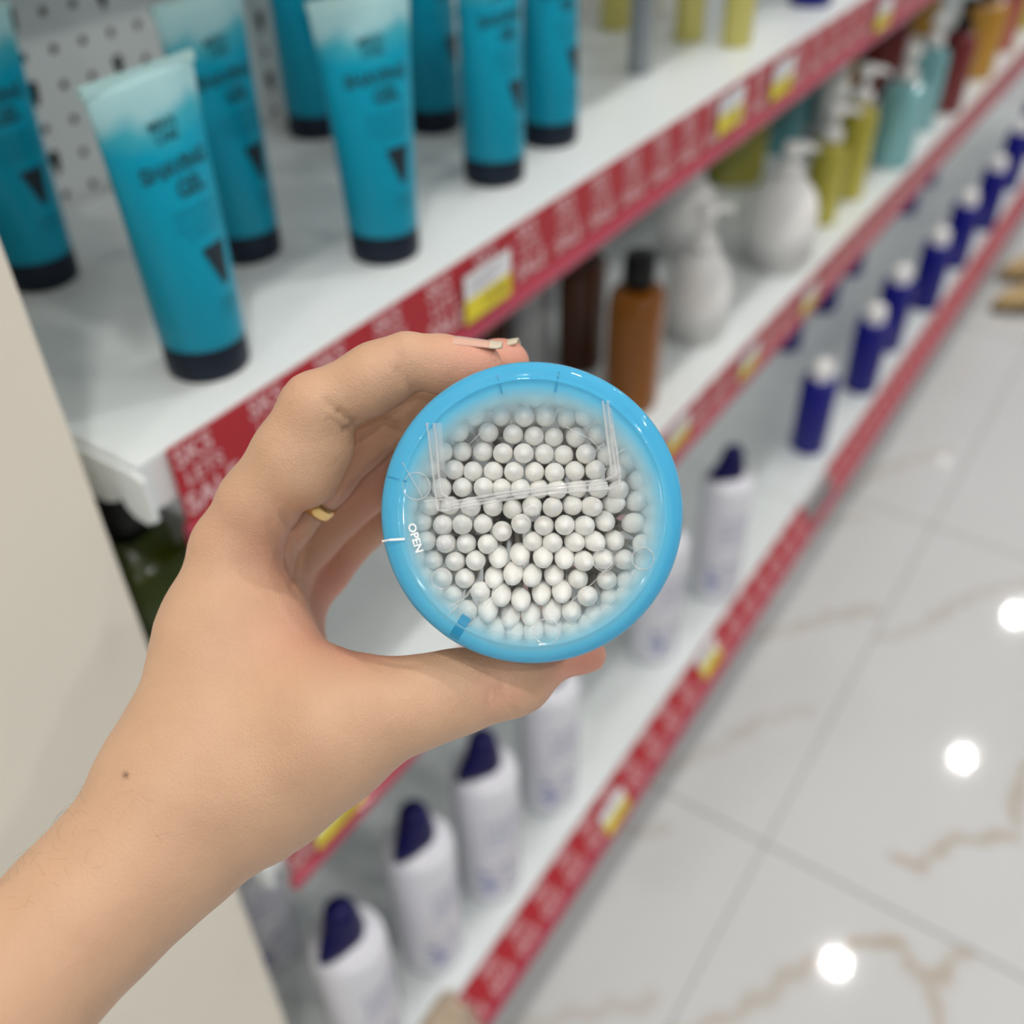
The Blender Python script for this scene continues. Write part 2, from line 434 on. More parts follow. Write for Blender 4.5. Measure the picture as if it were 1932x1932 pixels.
for nm in ('upper', 'top', 'middle', 'bottom'):
    z, yf, tl, hh = lv[nm]
    for b in range(3):
        cx = 1.292*K if (nm == 'bottom' and b == 1) else None
        SHELVES[nm, b] = shelf(b, z, yf, '%s white shelf with red price rail, %s' % (nm, bay_words[b]), tl, hh, 0.003, cx)

# ------------------------------------------------------------------ price tags on the rails
def price_tag(u, v, level, label, wdt=0.058, hgt=0.037, text='19.90'):
    z, yf, tl, hh = lv[level]
    R = Matrix.Translation((0, yf-0.005, z-0.001)) @ Matrix.Rotation(-tl, 4, 'X')
    # meet the pixel ray with the rail face
    nrm = np.array(R.to_3x3() @ Vector((0, -1, 0))); p0 = np.array(R @ Vector((0, -0.0050, -0.03)))
    r = ray(u, v); p = CAM + r*((p0-CAM)@nrm/(r@nrm))
    zl = (R.inverted() @ Vector(p)).z
    zl = max(-hh+hgt/2-0.008, min(-hgt/2, zl))
    P = R @ Vector((p[0], -0.0050, zl))
    t = thing('price_tag', P, label, 'price tag', 'yellow and white price tags on the rails')
    R3 = Matrix.Rotation(-tl, 4, 'X')
    MB().add(box(-wdt/2, wdt/2, -0.0006, 0, 0.0, hgt/2), R3).obj('white_panel', M_tagw, t)
    MB().add(box(-wdt/2, wdt/2, -0.0006, 0, -hgt/2, 0.0), R3).obj('yellow_panel', M_yel, t)
    v, f = text_vf(text, 0.014, 0.01)
    MB().add(([(x+0.008, -0.0009, y-hgt*0.25) for x, y, _ in v], f), R3).obj('price_lettering', M_ink, t)
    mb = MB()
    for k in range(3):
        mb.add(box(-wdt*0.38, wdt*(0.30-0.1*k), -0.0008, -0.0006, hgt*(0.38-0.12*k), hgt*(0.33-0.12*k)), R3)
    mb.obj('printed_lines', M_inkg, t)
price_tag(921, 540, 'top', 'yellow and white price tag on the top rail nearest the hand')
price_tag(1380, 207, 'top', 'yellow and white price tag on the top rail, first of the pair far along')
price_tag(1477, 147, 'top', 'yellow and white price tag on the top rail, last of the pair far along')
price_tag(1668, 25, 'top', 'price tag just past the joint of the top rail')
price_tag(640, 1530, 'middle', 'yellow price tag on the middle rail showing below the wrist')
price_tag(1280, 815, 'middle', 'price tag on the middle rail touching the tub rim')
price_tag(1415, 680, 'middle', 'price tag on the middle rail under the white pump bottles')
price_tag(1528, 562, 'middle', 'price tag on the middle rail under the yellow pump bottles')
price_tag(1160, 1530, 'bottom', 'price tag on the bottom rail below the white nozzle bottles')
price_tag(1335, 1235, 'bottom', 'price tag on the bottom rail beside the white bottle farthest along')
# ------------------------------------------------------------------ shaving gel tubes
def stand(u, v, z, ymax):
    """point of the shelf under the pixel; when that lies behind the back panel, the one in front of it in the same sight line column"""
    p = on_z(u, v, z)
    if p[1] > ymax:
        lo, hi = p[0]-0.4, p[0]+0.4
        for _ in range(40):
            x = (lo+hi)/2; c = RM @ (np.array([x, ymax, z])-CAM); uu = 966+F_PX*c[0]/c[2]
            if uu < u: lo = x
            else: hi = x
        p = np.array([x, ymax, z])
    return p
TUBE_H, TUBE_R, CRIMP = 0.1660, 0.0240, 0.0365
def tube_ab(z):
    """half width and half depth of the tube body at height z"""
    t = max(0.0, min(1.0, (z-0.022)/(TUBE_H-0.022)))
    return TUBE_R+(CRIMP-TUBE_R)*t**1.15, max(0.0011, TUBE_R*(1-t**1.7)*1.0 + 0.0011)
def tube_surface(x, z, off):
    a, b = tube_ab(z); q = max(0.0, 1-(x/a)**2)
    return (x, -b*math.sqrt(q)-off, z)
def make_gel_tube():
    t = thing('gel_tube', (0, 0, 0), 'x', 'gel tube', 'shaving gel tubes on the top shelf')
    secs = []
    n = 40
    zs = [0.0205, 0.022]+[0.022+(TUBE_H-0.022)*k/22 for k in range(1, 23)]
    for z in zs:
        a, b = tube_ab(z)
        secs.append([(a*math.cos(2*math.pi*k/n), b*math.sin(2*math.pi*k/n), z) for k in range(n)])
    mesh_obj('tube_body', *loft(secs), M_gel, t)
    cr = []
    for z, wv in ((TUBE_H-0.004, CRIMP+0.0002), (TUBE_H+0.001, CRIMP), ):
        cr.append([(wv*c, d*0.0016, z) for c, d in ((-1, -1), (1, -1), (1, 1), (-1, 1))])
    mesh_obj('crimped_end', *loft(cr), mat_crimp, t, smooth=False)
    mesh_obj('cap', *lathe([(0, 0), (0.0228, 0), (0.0240, 0.0012), (0.0243, 0.006), (0.0243, 0.0195), (0.0236, 0.0210), (0, 0.0210)], 40), M_navy, t)
    def conform(pieces, name, m):
        V = []; Fc = []
        for s, size, ox, oz, b in pieces:
            v, f = text_vf(s, size, b); k = len(V)
            V += [tube_surface(x+ox, z+oz+0.0125, 0.0005) for x, z, _ in v]; Fc += [tuple(i+k for i in q) for q in f]
        mesh_obj(name, V, Fc, m, t, smooth=False)
    conform([("MEN'S", 0.0070, 0, 0.1285, 0.01), ('CARE', 0.0066, 0, 0.1225, 0.01)], 'brand_lettering', M_tealink)
    conform([('SHAVING', 0.0108, 0, 0.1080, 0.03), ('GEL', 0.0118, 0.004, 0.0970, 0.03)], 'title_lettering', M_tealink)
    conform([('COOLING FORMULA', 0.0034, 0.002, 0.0860, 0), ('WITH ALOE VERA EXTRACT', 0.0026, 0.002, 0.0815, 0), ('FOR A SMOOTH SHAVE', 0.0030, 0.002, 0.0772, 0),
             ('ALL SKIN TYPES', 0.0032, 0.002, 0.0730, 0)], 'description_lettering', M_tealink2)
    conform([('150 ML', 0.0048, 0.004, 0.0330, 0.01), ('5.0 FL OZ', 0.0038, 0.004, 0.0270, 0)], 'volume_lettering', M_tealink2)
    V = []; Fc = []; nz = 8
    for i in range(nz+1):           # dark razor-shaped wedge
        z = 0.0780-0.0225*i/nz; hw = 0.0072*(1-i/nz)**0.9+0.0016
        for k in range(6): V.append(tube_surface(0.0045+hw*(2*k/5-1)+0.0012*i/nz, z, 0.0006))
    for i in range(nz):
        for k in range(5): Fc.append((i*6+k, (i+1)*6+k, (i+1)*6+k+1, i*6+k+1))
    mesh_obj('razor_mark', V, Fc, M_blackink, t)
    return t
mat_crimp = mat('tube_crimp', (0.46, 0.72, 0.72), 0.25)
tubes = [  # base pixel, turn, label
 ((395, 684), 0.06, 'gel tube nearest the front corner of the top shelf, bigger than all others'),
 ((468, 474), 0.02, 'gel tube standing directly behind the nearest one, half hidden by it'),
 ((82, 524), 0.0, 'gel tube standing beside the cream column, cut by the left picture edge'),
 ((728, 474), -0.30, 'gel tube with pale top, on the front edge right after the nearest one'),
 ((598, 222), 0.05, 'gel tube at the back by the pegboard, mostly hidden'),
 ((820, 238), 0.0, 'gel tube in the back row, between two front tubes'),
 ((933, 334), -0.12, 'gel tube on the front edge, second from the right end of the tubes'),
 ((1037, 263), -0.10, 'gel tube at the right end of the group of tubes'),
]
proto = make_gel_tube()
for i, (px, rz, lab) in enumerate(tubes):
    o = proto if i == 0 else copy_tree(proto)
    o.location = stand(*px, ZT, 0.657); o.rotation_euler = (0, 0, rz); o['label'] = 'teal '+lab

# ------------------------------------------------------------------ slim tubes farther along the top shelf
M_paleyellow = mat('pale_yellow_plastic', (0.62, 0.56, 0.16), 0.3)
M_grey = mat('grey_plastic', (0.28, 0.31, 0.33), 0.35)
M_white = mat('white_plastic', (0.93, 0.91, 0.89), 0.28, 0.5)
M_white2 = mat('cool_white_plastic', (0.78, 0.78, 0.84), 0.25, 0.5)
M_blue = mat('cobalt_bottle', (0.001, 0.0015, 0.20), 0.25, 0.35)
M_royal = mat('navy_nozzle', (0.003, 0.0015, 0.065), 0.35, 0.25)
def slim_bottle(px, z, r, h, m, capm, label, group='slim bottles farther along the top shelf', caph=0.02):
    t = thing('slim_bottle', on_z(*px, z), label, 'bottle', group)
    mesh_obj('bottle_body', *lathe([(0, 0), (r*0.92, 0), (r, 0.002), (r, h*0.82), (r*0.7, h*0.88), (r*0.62, h*0.9), (0, h*0.9)], 24), m, t)
    mesh_obj('cap', *lathe([(0, h*0.9), (r*0.66, h*0.9), (r*0.64, h+caph), (0, h+caph)], 24), capm, t)
slim_bottle((1160, 52), ZT, 0.0175, 0.15, M_paleyellow, M_white, 'pale yellow slim bottle farthest back, just right of the gel tubes')
slim_bottle((1205, 136), ZT, 0.0115, 0.15, M_grey, M_navy, 'thin grey bottle on the top shelf between two pale yellow bottles')
slim_bottle((1298, 74), ZT, 0.0165, 0.15, M_paleyellow, M_white, 'pale yellow slim bottle on the top shelf, middle one of three')
slim_bottle((1388, 84), ZT, 0.0165, 0.15, M_paleyellow, M_white, 'pale yellow slim bottle on the top shelf nearest the red rail')
slim_bottle((1527, 6), ZT, 0.0260, 0.16, M_blue, M_white, 'blue bottle foot at the top picture edge above the rail joint')
slim_bottle((1110, 22), ZT, 0.020, 0.15, M_white, M_white, 'white bottle at the back of the top shelf beside the last gel tube')
slim_bottle((1245, 30), ZT, 0.020, 0.15, M_white, M_white, 'white bottle at the back of the top shelf between the yellow ones')

# ------------------------------------------------------------------ pump bottles on the middle shelf
def tinted(name, col, clearness=0.25):
    m = mat(name, col, 0.14, 0.5, coat=0.4)
    return m
M_amber = mat('amber_bottle', (0.25, 0.078, 0.002), 0.15, 0.4)
M_amberdk = mat('dark_amber_bottle', (0.06, 0.014, 0.001), 0.15, 0.4)
M_yellowb = tinted('yellow_bottle', (0.50, 0.44, 0.05))
M_olive = tinted('olive_yellow_bottle', (0.34, 0.32, 0.05))
M_aqua = tinted('aqua_bottle', (0.20, 0.45, 0.47))
M_tealb = tinted('teal_bottle', (0.08, 0.26, 0.29))
M_redb = tinted('dark_red_bottle', (0.17, 0.012, 0.012))
M_orange = tinted('orange_bottle', (0.50, 0.25, 0.02))
M_black = mat('black_pump', (0.004, 0.004, 0.004), 0.35, 0.25)
M_green = mat('dark_green_bottle', (0.030, 0.045, 0.001), 0.2, 0.4, noise=0.8, nscale=22)
M_frost = mat('frosted_grey_bottle', (0.42, 0.42, 0.42), 0.3)
def pump_bottle(pos, rx, ry, hb, ht, m, pm, label, rz=0.0, round_shoulder=False, power=2.6, group='pump bottles on the middle shelf', cat='pump bottle', pump=True):
    """body to height hb, collar and pump to ht; rx along the shelf, ry into it"""
    t = thing('pump_bottle', pos, label, cat, group, rz)
    if round_shoulder:
        prof = [(0, 0), (0.90, 0), (0.98, 0.012*hb/0.1), (1.0, 0.10*hb), (1.0, 0.52*hb), (0.96, 0.68*hb), (0.84, 0.82*hb), (0.64, 0.93*hb), (0.49, 0.985*hb), (0.45, hb), (0, hb)]
        power = 2.0
    else:
        prof = [(0, 0), (0.93, 0), (0.99, 0.02*hb), (1.0, 0.06*hb), (1.0, 0.86*hb), (0.95, 0.93*hb), (0.75, 0.97*hb), (0.42, 0.99*hb), (0.36, hb), (0, hb)]
    v, f = lathe([(a, z) for a, z in prof], 36, rx, ry, power)
    mesh_obj('bottle_body', v, f, m, t)
    rc = 0.0185 if round_shoulder else 0.0155
    mesh_obj('collar', *lathe([(0, hb-0.002), (rc*1.05, hb-0.002), (rc*1.05, hb+0.014), (rc*0.9, hb+0.017), (0.006, hb+0.018), (0.006, ht-0.012), (0, ht-0.012)], 24), pm, t)
    if not pump:
        mesh_obj('cap', *lathe([(0, hb+0.004), (0.0175, hb+0.004), (0.0185, hb+0.007), (0.0180, ht-0.004), (0.0165, ht), (0, ht)], 24), pm, t)
    if pump:
        hd = MB().add(lathe([(0, ht-0.016), (0.0125, ht-0.016), (0.0135, ht-0.012), (0.0135, ht-0.003), (0.011, ht), (0, ht)], 20))
        hd.add(tube([(0.004, 0, ht-0.008), (-0.020, 0, ht-0.007), (-0.032, 0, ht-0.010), (-0.037, 0, ht-0.016)], [0.0060, 0.0055, 0.0045, 0.0035], 10))
        hd.obj('pump_head', pm, t, smooth=True)
    return t
def P(u, v, z=None):
    return stand(u, v, ZM if z is None else z, 0.640)
pump_bottle(P(1095, 682), 0.032, 0.028, 0.150, 0.185, M_amberdk, M_black, 'dark amber bottle with black top standing behind the lighter amber one', 0.3, pump=False)
pump_bottle(P(1190, 752), 0.039, 0.032, 0.152, 0.190, M_amber, M_black, 'amber bottle with black cap at the front, just above the tub', 0.3, pump=False)
pump_bottle(P(1002, 694), 0.027, 0.024, 0.120, 0.165, M_frost, M_white, 'frosted grey bottle in the shade behind the fingertips', 0.3, pump=False)
pump_bottle(P(922, 630), 0.030, 0.026, 0.150, 0.20, M_amberdk, M_black, 'nearly black amber bottle under the top rail behind the index fingertip', 0.3, pump=False)
pump_bottle(P(1308, 628), 0.042, 0.042, 0.120, 0.180, M_white, M_white, 'white round-shouldered pump bottle right of the amber bottle', 2.4, True)
pump_bottle(P(1290, 480), 0.042, 0.042, 0.120, 0.180, M_white, M_white, 'white pump bottle in the back row, tucked under the top rail', 2.4, True)
pump_bottle(P(1463, 494), 0.050, 0.050, 0.130, 0.178, M_white, M_white, 'widest white pump bottle, standing next to the yellow pair', 2.4, True)
pump_bottle(P(1542, 410), 0.024, 0.038, 0.125, 0.178, M_yellowb, M_white, 'yellow pump bottle next to the widest white bottle, nearer of the yellow pair', 2.2)
pump_bottle(P(1592, 362), 0.026, 0.040, 0.150, 0.205, M_yellowb, M_white, 'yellow pump bottle beside the aqua bottle, taller of the yellow pair', 2.2)
pump_bottle(P(1385, 324), 0.048, 0.036, 0.130, 0.185, M_olive, M_white, 'olive yellow pump bottle in the back row under the top rail', 2.2)
pump_bottle(P(1462, 282), 0.044, 0.036, 0.130, 0.185, M_tealb, M_white, 'teal pump bottle in the back row behind the widest white bottle', 2.2)
pump_bottle(P(1525, 215), 0.044, 0.036, 0.130, 0.185, M_tealb, M_white, 'teal pump bottle at the back, farther of the two teal ones', 2.2)
pump_bottle(P(1678, 304), 0.042, 0.036, 0.140, 0.195, M_aqua, M_white, 'light aqua pump bottle at the front edge, wider of the aqua pair', 3.3)
pump_bottle(P(1726, 240), 0.028, 0.032, 0.150, 0.200, M_aqua, M_white, 'light aqua pump bottle partly hidden behind the wider aqua one', 3.3)
pump_bottle(P(1650, 176), 0.044, 0.038, 0.150, 0.205, M_redb, M_black, 'dark red bottle in the back row below the rail joint', 2.2)
pump_bottle(P(1780, 206), 0.028, 0.034, 0.150, 0.205, M_redb, M_black, 'narrow dark red bottle with black pump between aqua and orange bottles', 2.2)
pump_bottle(P(1826, 142), 0.046, 0.040, 0.155, 0.210, M_orange, M_black, 'orange bottle with black pump near the upper right corner', 2.2)
pump_bottle(P(1585, 122), 0.022, 0.034, 0.140, 0.195, M_orange, M_white, 'orange bottle sliver in the back row beside the dark red bottle', 2.2)
pump_bottle(P(1735, 50), 0.034, 0.036, 0.150, 0.205, M_orange, M_white, 'orange bottle at the back, close under the far end of the top rail', 2.2)
pump_bottle(P(1880, 92), 0.030, 0.036, 0.150, 0.205, mat('pale_red_bottle', (0.45, 0.10, 0.07), 0.15, coat=0.4), M_white, 'pale red bottle peeking out beside the orange one', 2.2)
pump_bottle(P(1915, 50), 0.036, 0.036, 0.150, 0.205, M_yellowb, M_white, 'yellow bottle cut off by the upper right corner', 2.2)
for (u, v), lab in (((1560, 262), 'white pump bottle in the back row beside the taller yellow bottle'),):
    pump_bottle(P(u, v), 0.030, 0.036, 0.120, 0.185, M_white, M_white, lab, 2.2, True)
pg = on_y(268, 1085, 0.455); pg[2] = ZM
pump_bottle(pg, 0.043, 0.043, 0.290, 0.325, M_green, M_black, 'dark green bottle seen in the gap between cream column and knuckles', 0, power=2.0, pump=False)
pump_bottle(pg+np.array([-0.02, 0.095, 0]), 0.042, 0.042, 0.290, 0.325, M_green, M_black, 'dark green bottle in shade behind the other green one', 0, power=2.0, pump=False)

# ------------------------------------------------------------------ white nozzle bottles and blue bottles on the bottom shelf
def print_material():
    m = mat('white_bottle_print', (0.74, 0.74, 0.80), 0.25)
    nt = m.node_tree; b = nt.nodes['Principled BSDF']; N = nt.nodes.new; Lk = nt.links.new
    tc = N('ShaderNodeTexCoord'); no = N('ShaderNodeTexNoise'); no.inputs['Scale'].default_value = 55; no.inputs['Detail'].default_value = 2
    Lk(tc.outputs['Object'], no.inputs[0])
    cr = N('ShaderNodeValToRGB'); e = cr.color_ramp.elements
    e[0].position = 0.50; e[0].color = (0.72, 0.72, 0.78, 1); e[1].position = 0.62; e[1].color = (0.22, 0.25, 0.50, 1)
    Lk(no.outputs['Fac'], cr.inputs[0]); Lk(cr.outputs[0], b.inputs['Base Color'])
    return m
M_print = print_material()
WR, WH = 0.0375, 0.225
M_lav = mat('label_lavender_ink', (0.42, 0.44, 0.60), 0.4)
def make_nozzle_bottle():
    t = thing('nozzle_bottle', (0, 0, 0), 'x', 'bottle', 'white bottles with navy nozzle caps on the bottom shelf')
    mesh_obj('bottle_body', *lathe([(0, 0), (WR*0.86, 0), (WR*0.96, 0.003), (WR, 0.010), (WR, WH-0.012), (WR*0.97, WH-0.005), (WR*0.88, WH), (WR*0.62, WH+0.004), (WR*0.55, WH+0.008), (0, WH+0.008)], 40), M_white2, t)
    V = []; Fc = []; nn = 14
    for i in range(2):
        for k in range(nn): 
            a = math.radians(-150+100*k/(nn-1)); V.append(((WR+0.0004)*math.cos(a), (WR+0.0004)*math.sin(a), 0.030+0.058*i))
    for k in range(nn-1): Fc.append((k, k+1, nn+k+1, nn+k))
    mesh_obj('printed_label', V, Fc, M_print, t)
    V = []; Fc = []
    for s, size, oz in (('HAIR', 0.022, 0.165), ('MIST', 0.022, 0.142), ('SOFT SHINE', 0.010, 0.122)):
        v, f = text_vf(s, size, 0.01); n = len(V)
        for x, z, _ in v:
            a = math.radians(-95)+x/WR; V.append(((WR+0.0005)*math.cos(a), (WR+0.0005)*math.sin(a), z+oz))
        Fc += [tuple(i+n for i in q) for q in f]
    mesh_obj('label_lettering', V, Fc, M_lav, t, smooth=False)
    secs = []; n = 28        # beaked nozzle cap: round at the back, drawn out to a beak towards -x
    for z, r, bk in ((WH+0.006, 0.0195, 0.016), (WH+0.012, 0.0200, 0.018), (WH+0.020, 0.0195, 0.012), (WH+0.030, 0.0175, 0.004), (WH+0.040, 0.0160, 0.001), (WH+0.047, 0.0148, 0.0), (WH+0.052, 0.0120, 0.0), (WH+0.0548, 0.0065, 0.0)):
        s = []
        for k in range(n):
            a = 2*math.pi*k/n; x, y = r*math.cos(a), r*math.sin(a)
            if x < 0:
                u = (-x/r)**2.2; x -= bk*u; y *= (1-0.35*u*min(1, bk/0.012))
            s.append((x, y, z))
        secs.append(s)
    mesh_obj('nozzle_cap', *loft(secs), M_royal, t)
    return t
protoW = make_nozzle_bottle()
whites = [((700, 1960), 0.1, 'nearest the lower picture edge, closest of its row'),
 ((815, 1787), 0.1, 'second of its row from the lower edge'),
 ((925, 1655), -0.25, 'third of its row, cap just below the forearm and thumb'),
 ((1033, 1496), -0.2, 'fourth of its row, its cap hidden behind the thumb'),
 ((1228, 1222), -0.2, 'half hidden behind the rim of the round tub'),
 ((1345, 1108), -0.6, 'last of the white row before the blue bottles'),
 ((505, 1790), 0.0, 'behind the row, beside the cream column below the wrist')]
for i, (px, rz, lab) in enumerate(whites):
    o = protoW if i == 0 else copy_tree(protoW)
    o.location = on_z(*px, ZB); o.rotation_euler = (0, 0, rz); o['label'] = 'white bottle with navy nozzle, '+lab
BR, BH = 0.0330, 0.152
def make_blue_bottle():
    t = thing('blue_bottle', (0, 0, 0), 'x', 'bottle', 'blue bottles with white caps on the bottom shelf')
    mesh_obj('bottle_body', *lathe([(0, 0), (BR*0.92, 0), (BR, 0.004), (BR, BH-0.006), (BR*0.94, BH-0.001), (BR*0.6, BH+0.002), (0, BH+0.002)], 32), M_blue, t)
    mesh_obj('cap', *lathe([(0, BH), (0.0185, BH), (0.0190, BH+0.003), (0.0185, BH+0.026), (0.016, BH+0.033), (0.009, BH+0.037), (0, BH+0.038)], 28), M_white, t)
    return t
protoB = make_blue_bottle()
blues = [((1522, 842), 'nearest of its row, after the last white bottle'), ((1620, 730), 'second of the blue row'), ((1668, 652), 'third of the blue row'),
 ((1740, 576), 'fourth of the blue row'), ((1795, 498), 'fifth of the blue row'), ((1850, 428), 'sixth of the blue row'), ((1895, 352), 'seventh of the blue row'), ((1930, 290), 'farthest of the blue row, at the right picture edge'),
 ((1481, 652), 'behind the row, only its foot showing, nearest such'), ((1550, 580), 'behind the row, foot under the second price tag'), ((1600, 512), 'behind the row, foot below the yellow bottles'),
 ((1704, 398), 'behind the row, foot below the aqua bottle'), ((1742, 345), 'behind the row, farthest of those half hidden')]
for i, (px, lab) in enumerate(blues):
    o = protoB if i == 0 else copy_tree(protoB)
    o.location = on_z(*px, ZB); o['label'] = 'blue bottle with white cap, '+lab

# ------------------------------------------------------------------ torn tape on the near end of the bottom rail, shoes on the floor
M_tape = mat('torn_paper_tape', (0.46, 0.36, 0.26), 0.8, noise=0.45, nscale=90)
def tape():
    z, yf, tl, hh = lv['bottom']
    a = on_z(842, 1905, ZB)
    V = []; Fc = []; nx, ny = 12, 10
    for i in range(nx):
        for j in range(ny):
            s = j/(ny-1)
            if s < 0.35: y, zz = yf+0.020*(1-s/0.35)-0.004, 0.0022
            else:
                q = (s-0.35)/0.65*0.050; y, zz = yf-0.0055-q*math.sin(tl)-0.006, 0.0022-q*math.cos(tl)
            V.append((a[0]-0.035+0.052*i/(nx-1)+0.004*math.sin(j*1.9+i), y-0.0045-0.0006*math.sin(i*1.7+j), ZB+zz+0.0012+0.0008*math.sin(i*2.3+j*1.1)))
    for i in range(nx-1):
        for j in range(ny-1): Fc.append((i*ny+j, (i+1)*ny+j, (i+1)*ny+j+1, i*ny+j+1))
    o = mesh_obj('torn_tape', V, Fc, M_tape)
    sm = o.modifiers.new('thickness', 'SOLIDIFY'); sm.thickness = 0.0012; sm.offset = 1
    tag(o, 'torn beige paper tape folded over the near end of the bottom red rail', 'tape')
tape()
M_tan = mat('tan_suede', (0.60, 0.42, 0.20), 0.8, noise=0.12, nscale=30)
M_sole = mat('dark_sole', (0.12, 0.09, 0.06), 0.7)
def shoe(u, v, label):
    """slip-on shoe, toe at the given floor pixel, heel out to the right of the picture"""
    p = on_z(u, v, 0.0)
    t = thing('shoe', p, label, 'shoe', 'pair of tan shoes at the right edge', math.atan2(rt[1], rt[0])+0.15)
    L = 0.255; secs = []; n = 20; sole = []
    for i in range(13):
        s = i/12; x = L*s
        w_ = 0.046*math.sin(math.pi*min(1, (s+0.03)*1.25)/2)**0.5*(1-0.28*max(0, s-0.45)) if s < 0.97 else 0.030
        if s > 0.9: w_ *= 1-0.35*(s-0.9)/0.1
        hgt = 0.030+0.035*min(1, s/0.45)**0.8+0.020*max(0, s-0.5)
        if s < 0.05: hgt = 0.024
        secs.append([(x, w_*math.cos(2*math.pi*k/n), 0.014+(hgt/2)*(1+math.sin(2*math.pi*k/n))) for k in range(n)])
        sole.append([(x-0.002, 1.06*w_*math.cos(2*math.pi*k/n), 0.008+0.008*max(-1, min(1, 1.6*math.sin(2*math.pi*k/n)))) for k in range(n)])
    mesh_obj('shoe_upper', *loft(secs), M_tan, t)
    mesh_obj('sole', *loft(sole), M_sole, t)
shoe(1872, 588, 'tan shoe toe on the tiles at the right picture edge, lower of the two')
shoe(1886, 530, 'tan shoe toe on the tiles at the right picture edge, upper of the two')
# ------------------------------------------------------------------ the round tub of cotton buds
D0 = 0.250
TC = at_depth(1003, 967, D0)
zax = CAM-TC; zax = zax/np.linalg.norm(zax)
xax = RM[0]-zax*(RM[0]@zax); xax /= np.linalg.norm(xax); yax = np.cross(zax, xax)
TM = Matrix.Identity(4)
for i in range(3): TM[i][0], TM[i][1], TM[i][2], TM[i][3] = xax[i], yax[i], zax[i], TC[i]
LR = 289*D0/F_PX          # lid radius
def lid_xy(u, v, dz=0.0):
    """pixel of the photograph -> point of the tub's own frame at height dz"""
    r = ray(u, v); n = zax; p0 = TC+n*dz
    p = CAM + r*(((p0-CAM)@n)/(r@n)); q = p-TC
    return (float(q@xax), float(q@yax), dz)
def lid_material():
    m = bpy.data.materials.new('lid_blue_to_clear'); m.use_nodes = True
    nt = m.node_tree; nt.nodes.clear(); N = nt.nodes.new; Lk = nt.links.new
    out = N('ShaderNodeOutputMaterial'); tc = N('ShaderNodeTexCoord'); sx = N('ShaderNodeSeparateXYZ'); Lk(tc.outputs['Object'], sx.inputs[0])
    cb = N('ShaderNodeCombineXYZ'); Lk(sx.outputs[0], cb.inputs[0]); Lk(sx.outputs[1], cb.inputs[1])
    ln = N('ShaderNodeVectorMath'); ln.operation = 'LENGTH'; Lk(cb.outputs[0], ln.inputs[0])
    no = N('ShaderNodeTexNoise'); no.inputs['Scale'].default_value = 70; no.inputs['Detail'].default_value = 3; Lk(tc.outputs['Object'], no.inputs[0])
    a1 = N('ShaderNodeMath'); a1.operation = 'MULTIPLY_ADD'; a1.inputs[1].default_value = 0.0022; Lk(no.outputs['Fac'], a1.inputs[0]); Lk(ln.outputs['Value'], a1.inputs[2])
    a2 = N('ShaderNodeMath'); a2.operation = 'MULTIPLY_ADD'; a2.inputs[1].default_value = 0.055; Lk(sx.outputs[1], a2.inputs[0]); Lk(a1.outputs[0], a2.inputs[2])
    mr = N('ShaderNodeMapRange'); mr.inputs['From Min'].default_value = 0.60*LR; mr.inputs['From Max'].default_value = 0.95*LR; Lk(a2.outputs[0], mr.inputs['Value'])
    fa = N('ShaderNodeValToRGB'); e = fa.color_ramp.elements
    e[0].position = 0.0; e[0].color = (0.008, 0.008, 0.008, 1); e[1].position = 1.0; e[1].color = (0.97, 0.97, 0.97, 1)
    for p, c in ((0.30, 0.10), (0.52, 0.30), (0.72, 0.66), (0.86, 0.91)):
        k = e.new(p); k.color = (c, c, c, 1)
    Lk(mr.outputs[0], fa.inputs[0])
    co = N('ShaderNodeValToRGB'); e = co.color_ramp.elements
    e[0].position = 0.1; e[0].color = (0.74, 0.82, 0.85, 1); e[1].position = 1.0; e[1].color = (0.10, 0.56, 0.88, 1)
    k = e.new(0.62); k.color = (0.46, 0.79, 0.91, 1); k = e.new(0.85); k.color = (0.17, 0.67, 0.93, 1)
    Lk(mr.outputs[0], co.inputs[0])
    df = N('ShaderNodeBsdfDiffuse'); Lk(co.outputs[0], df.inputs[0])
    tl = N('ShaderNodeBsdfTranslucent'); Lk(co.outputs[0], tl.inputs[0])
    md = N('ShaderNodeMixShader'); md.inputs[0].default_value = 0.25; Lk(df.outputs[0], md.inputs[1]); Lk(tl.outputs[0], md.inputs[2])
    tr = N('ShaderNodeBsdfTransparent')
    m1 = N('ShaderNodeMixShader'); Lk(fa.outputs[0], m1.inputs[0]); Lk(tr.outputs[0], m1.inputs[1]); Lk(md.outputs[0], m1.inputs[2])
    gl = N('ShaderNodeBsdfGlossy'); gl.inputs['Roughness'].default_value = 0.06
    fr = N('ShaderNodeFresnel'); fr.inputs['IOR'].default_value = 1.42
    bp = N('ShaderNodeBump'); bp.inputs['Strength'].default_value = 0.25; bp.inputs['Distance'].default_value = 0.0006
    n2 = N('ShaderNodeTexNoise'); n2.inputs['Scale'].default_value = 160; Lk(tc.outputs['Object'], n2.inputs[0]); Lk(n2.outputs['Fac'], bp.inputs['Height'])
    Lk(bp.outputs[0], gl.inputs['Normal']); Lk(bp.outputs[0], fr.inputs['Normal'])
    m2 = N('ShaderNodeMixShader'); ge = N('ShaderNodeNewGeometry'); bf = N('ShaderNodeMath'); bf.operation = 'SUBTRACT'; bf.inputs[0].default_value = 1.0; Lk(ge.outputs['Backfacing'], bf.inputs[1])
    m0 = N('ShaderNodeMath'); m0.operation = 'MULTIPLY'; Lk(bf.outputs[0], m0.inputs[0]); Lk(fr.outputs[0], m0.inputs[1])
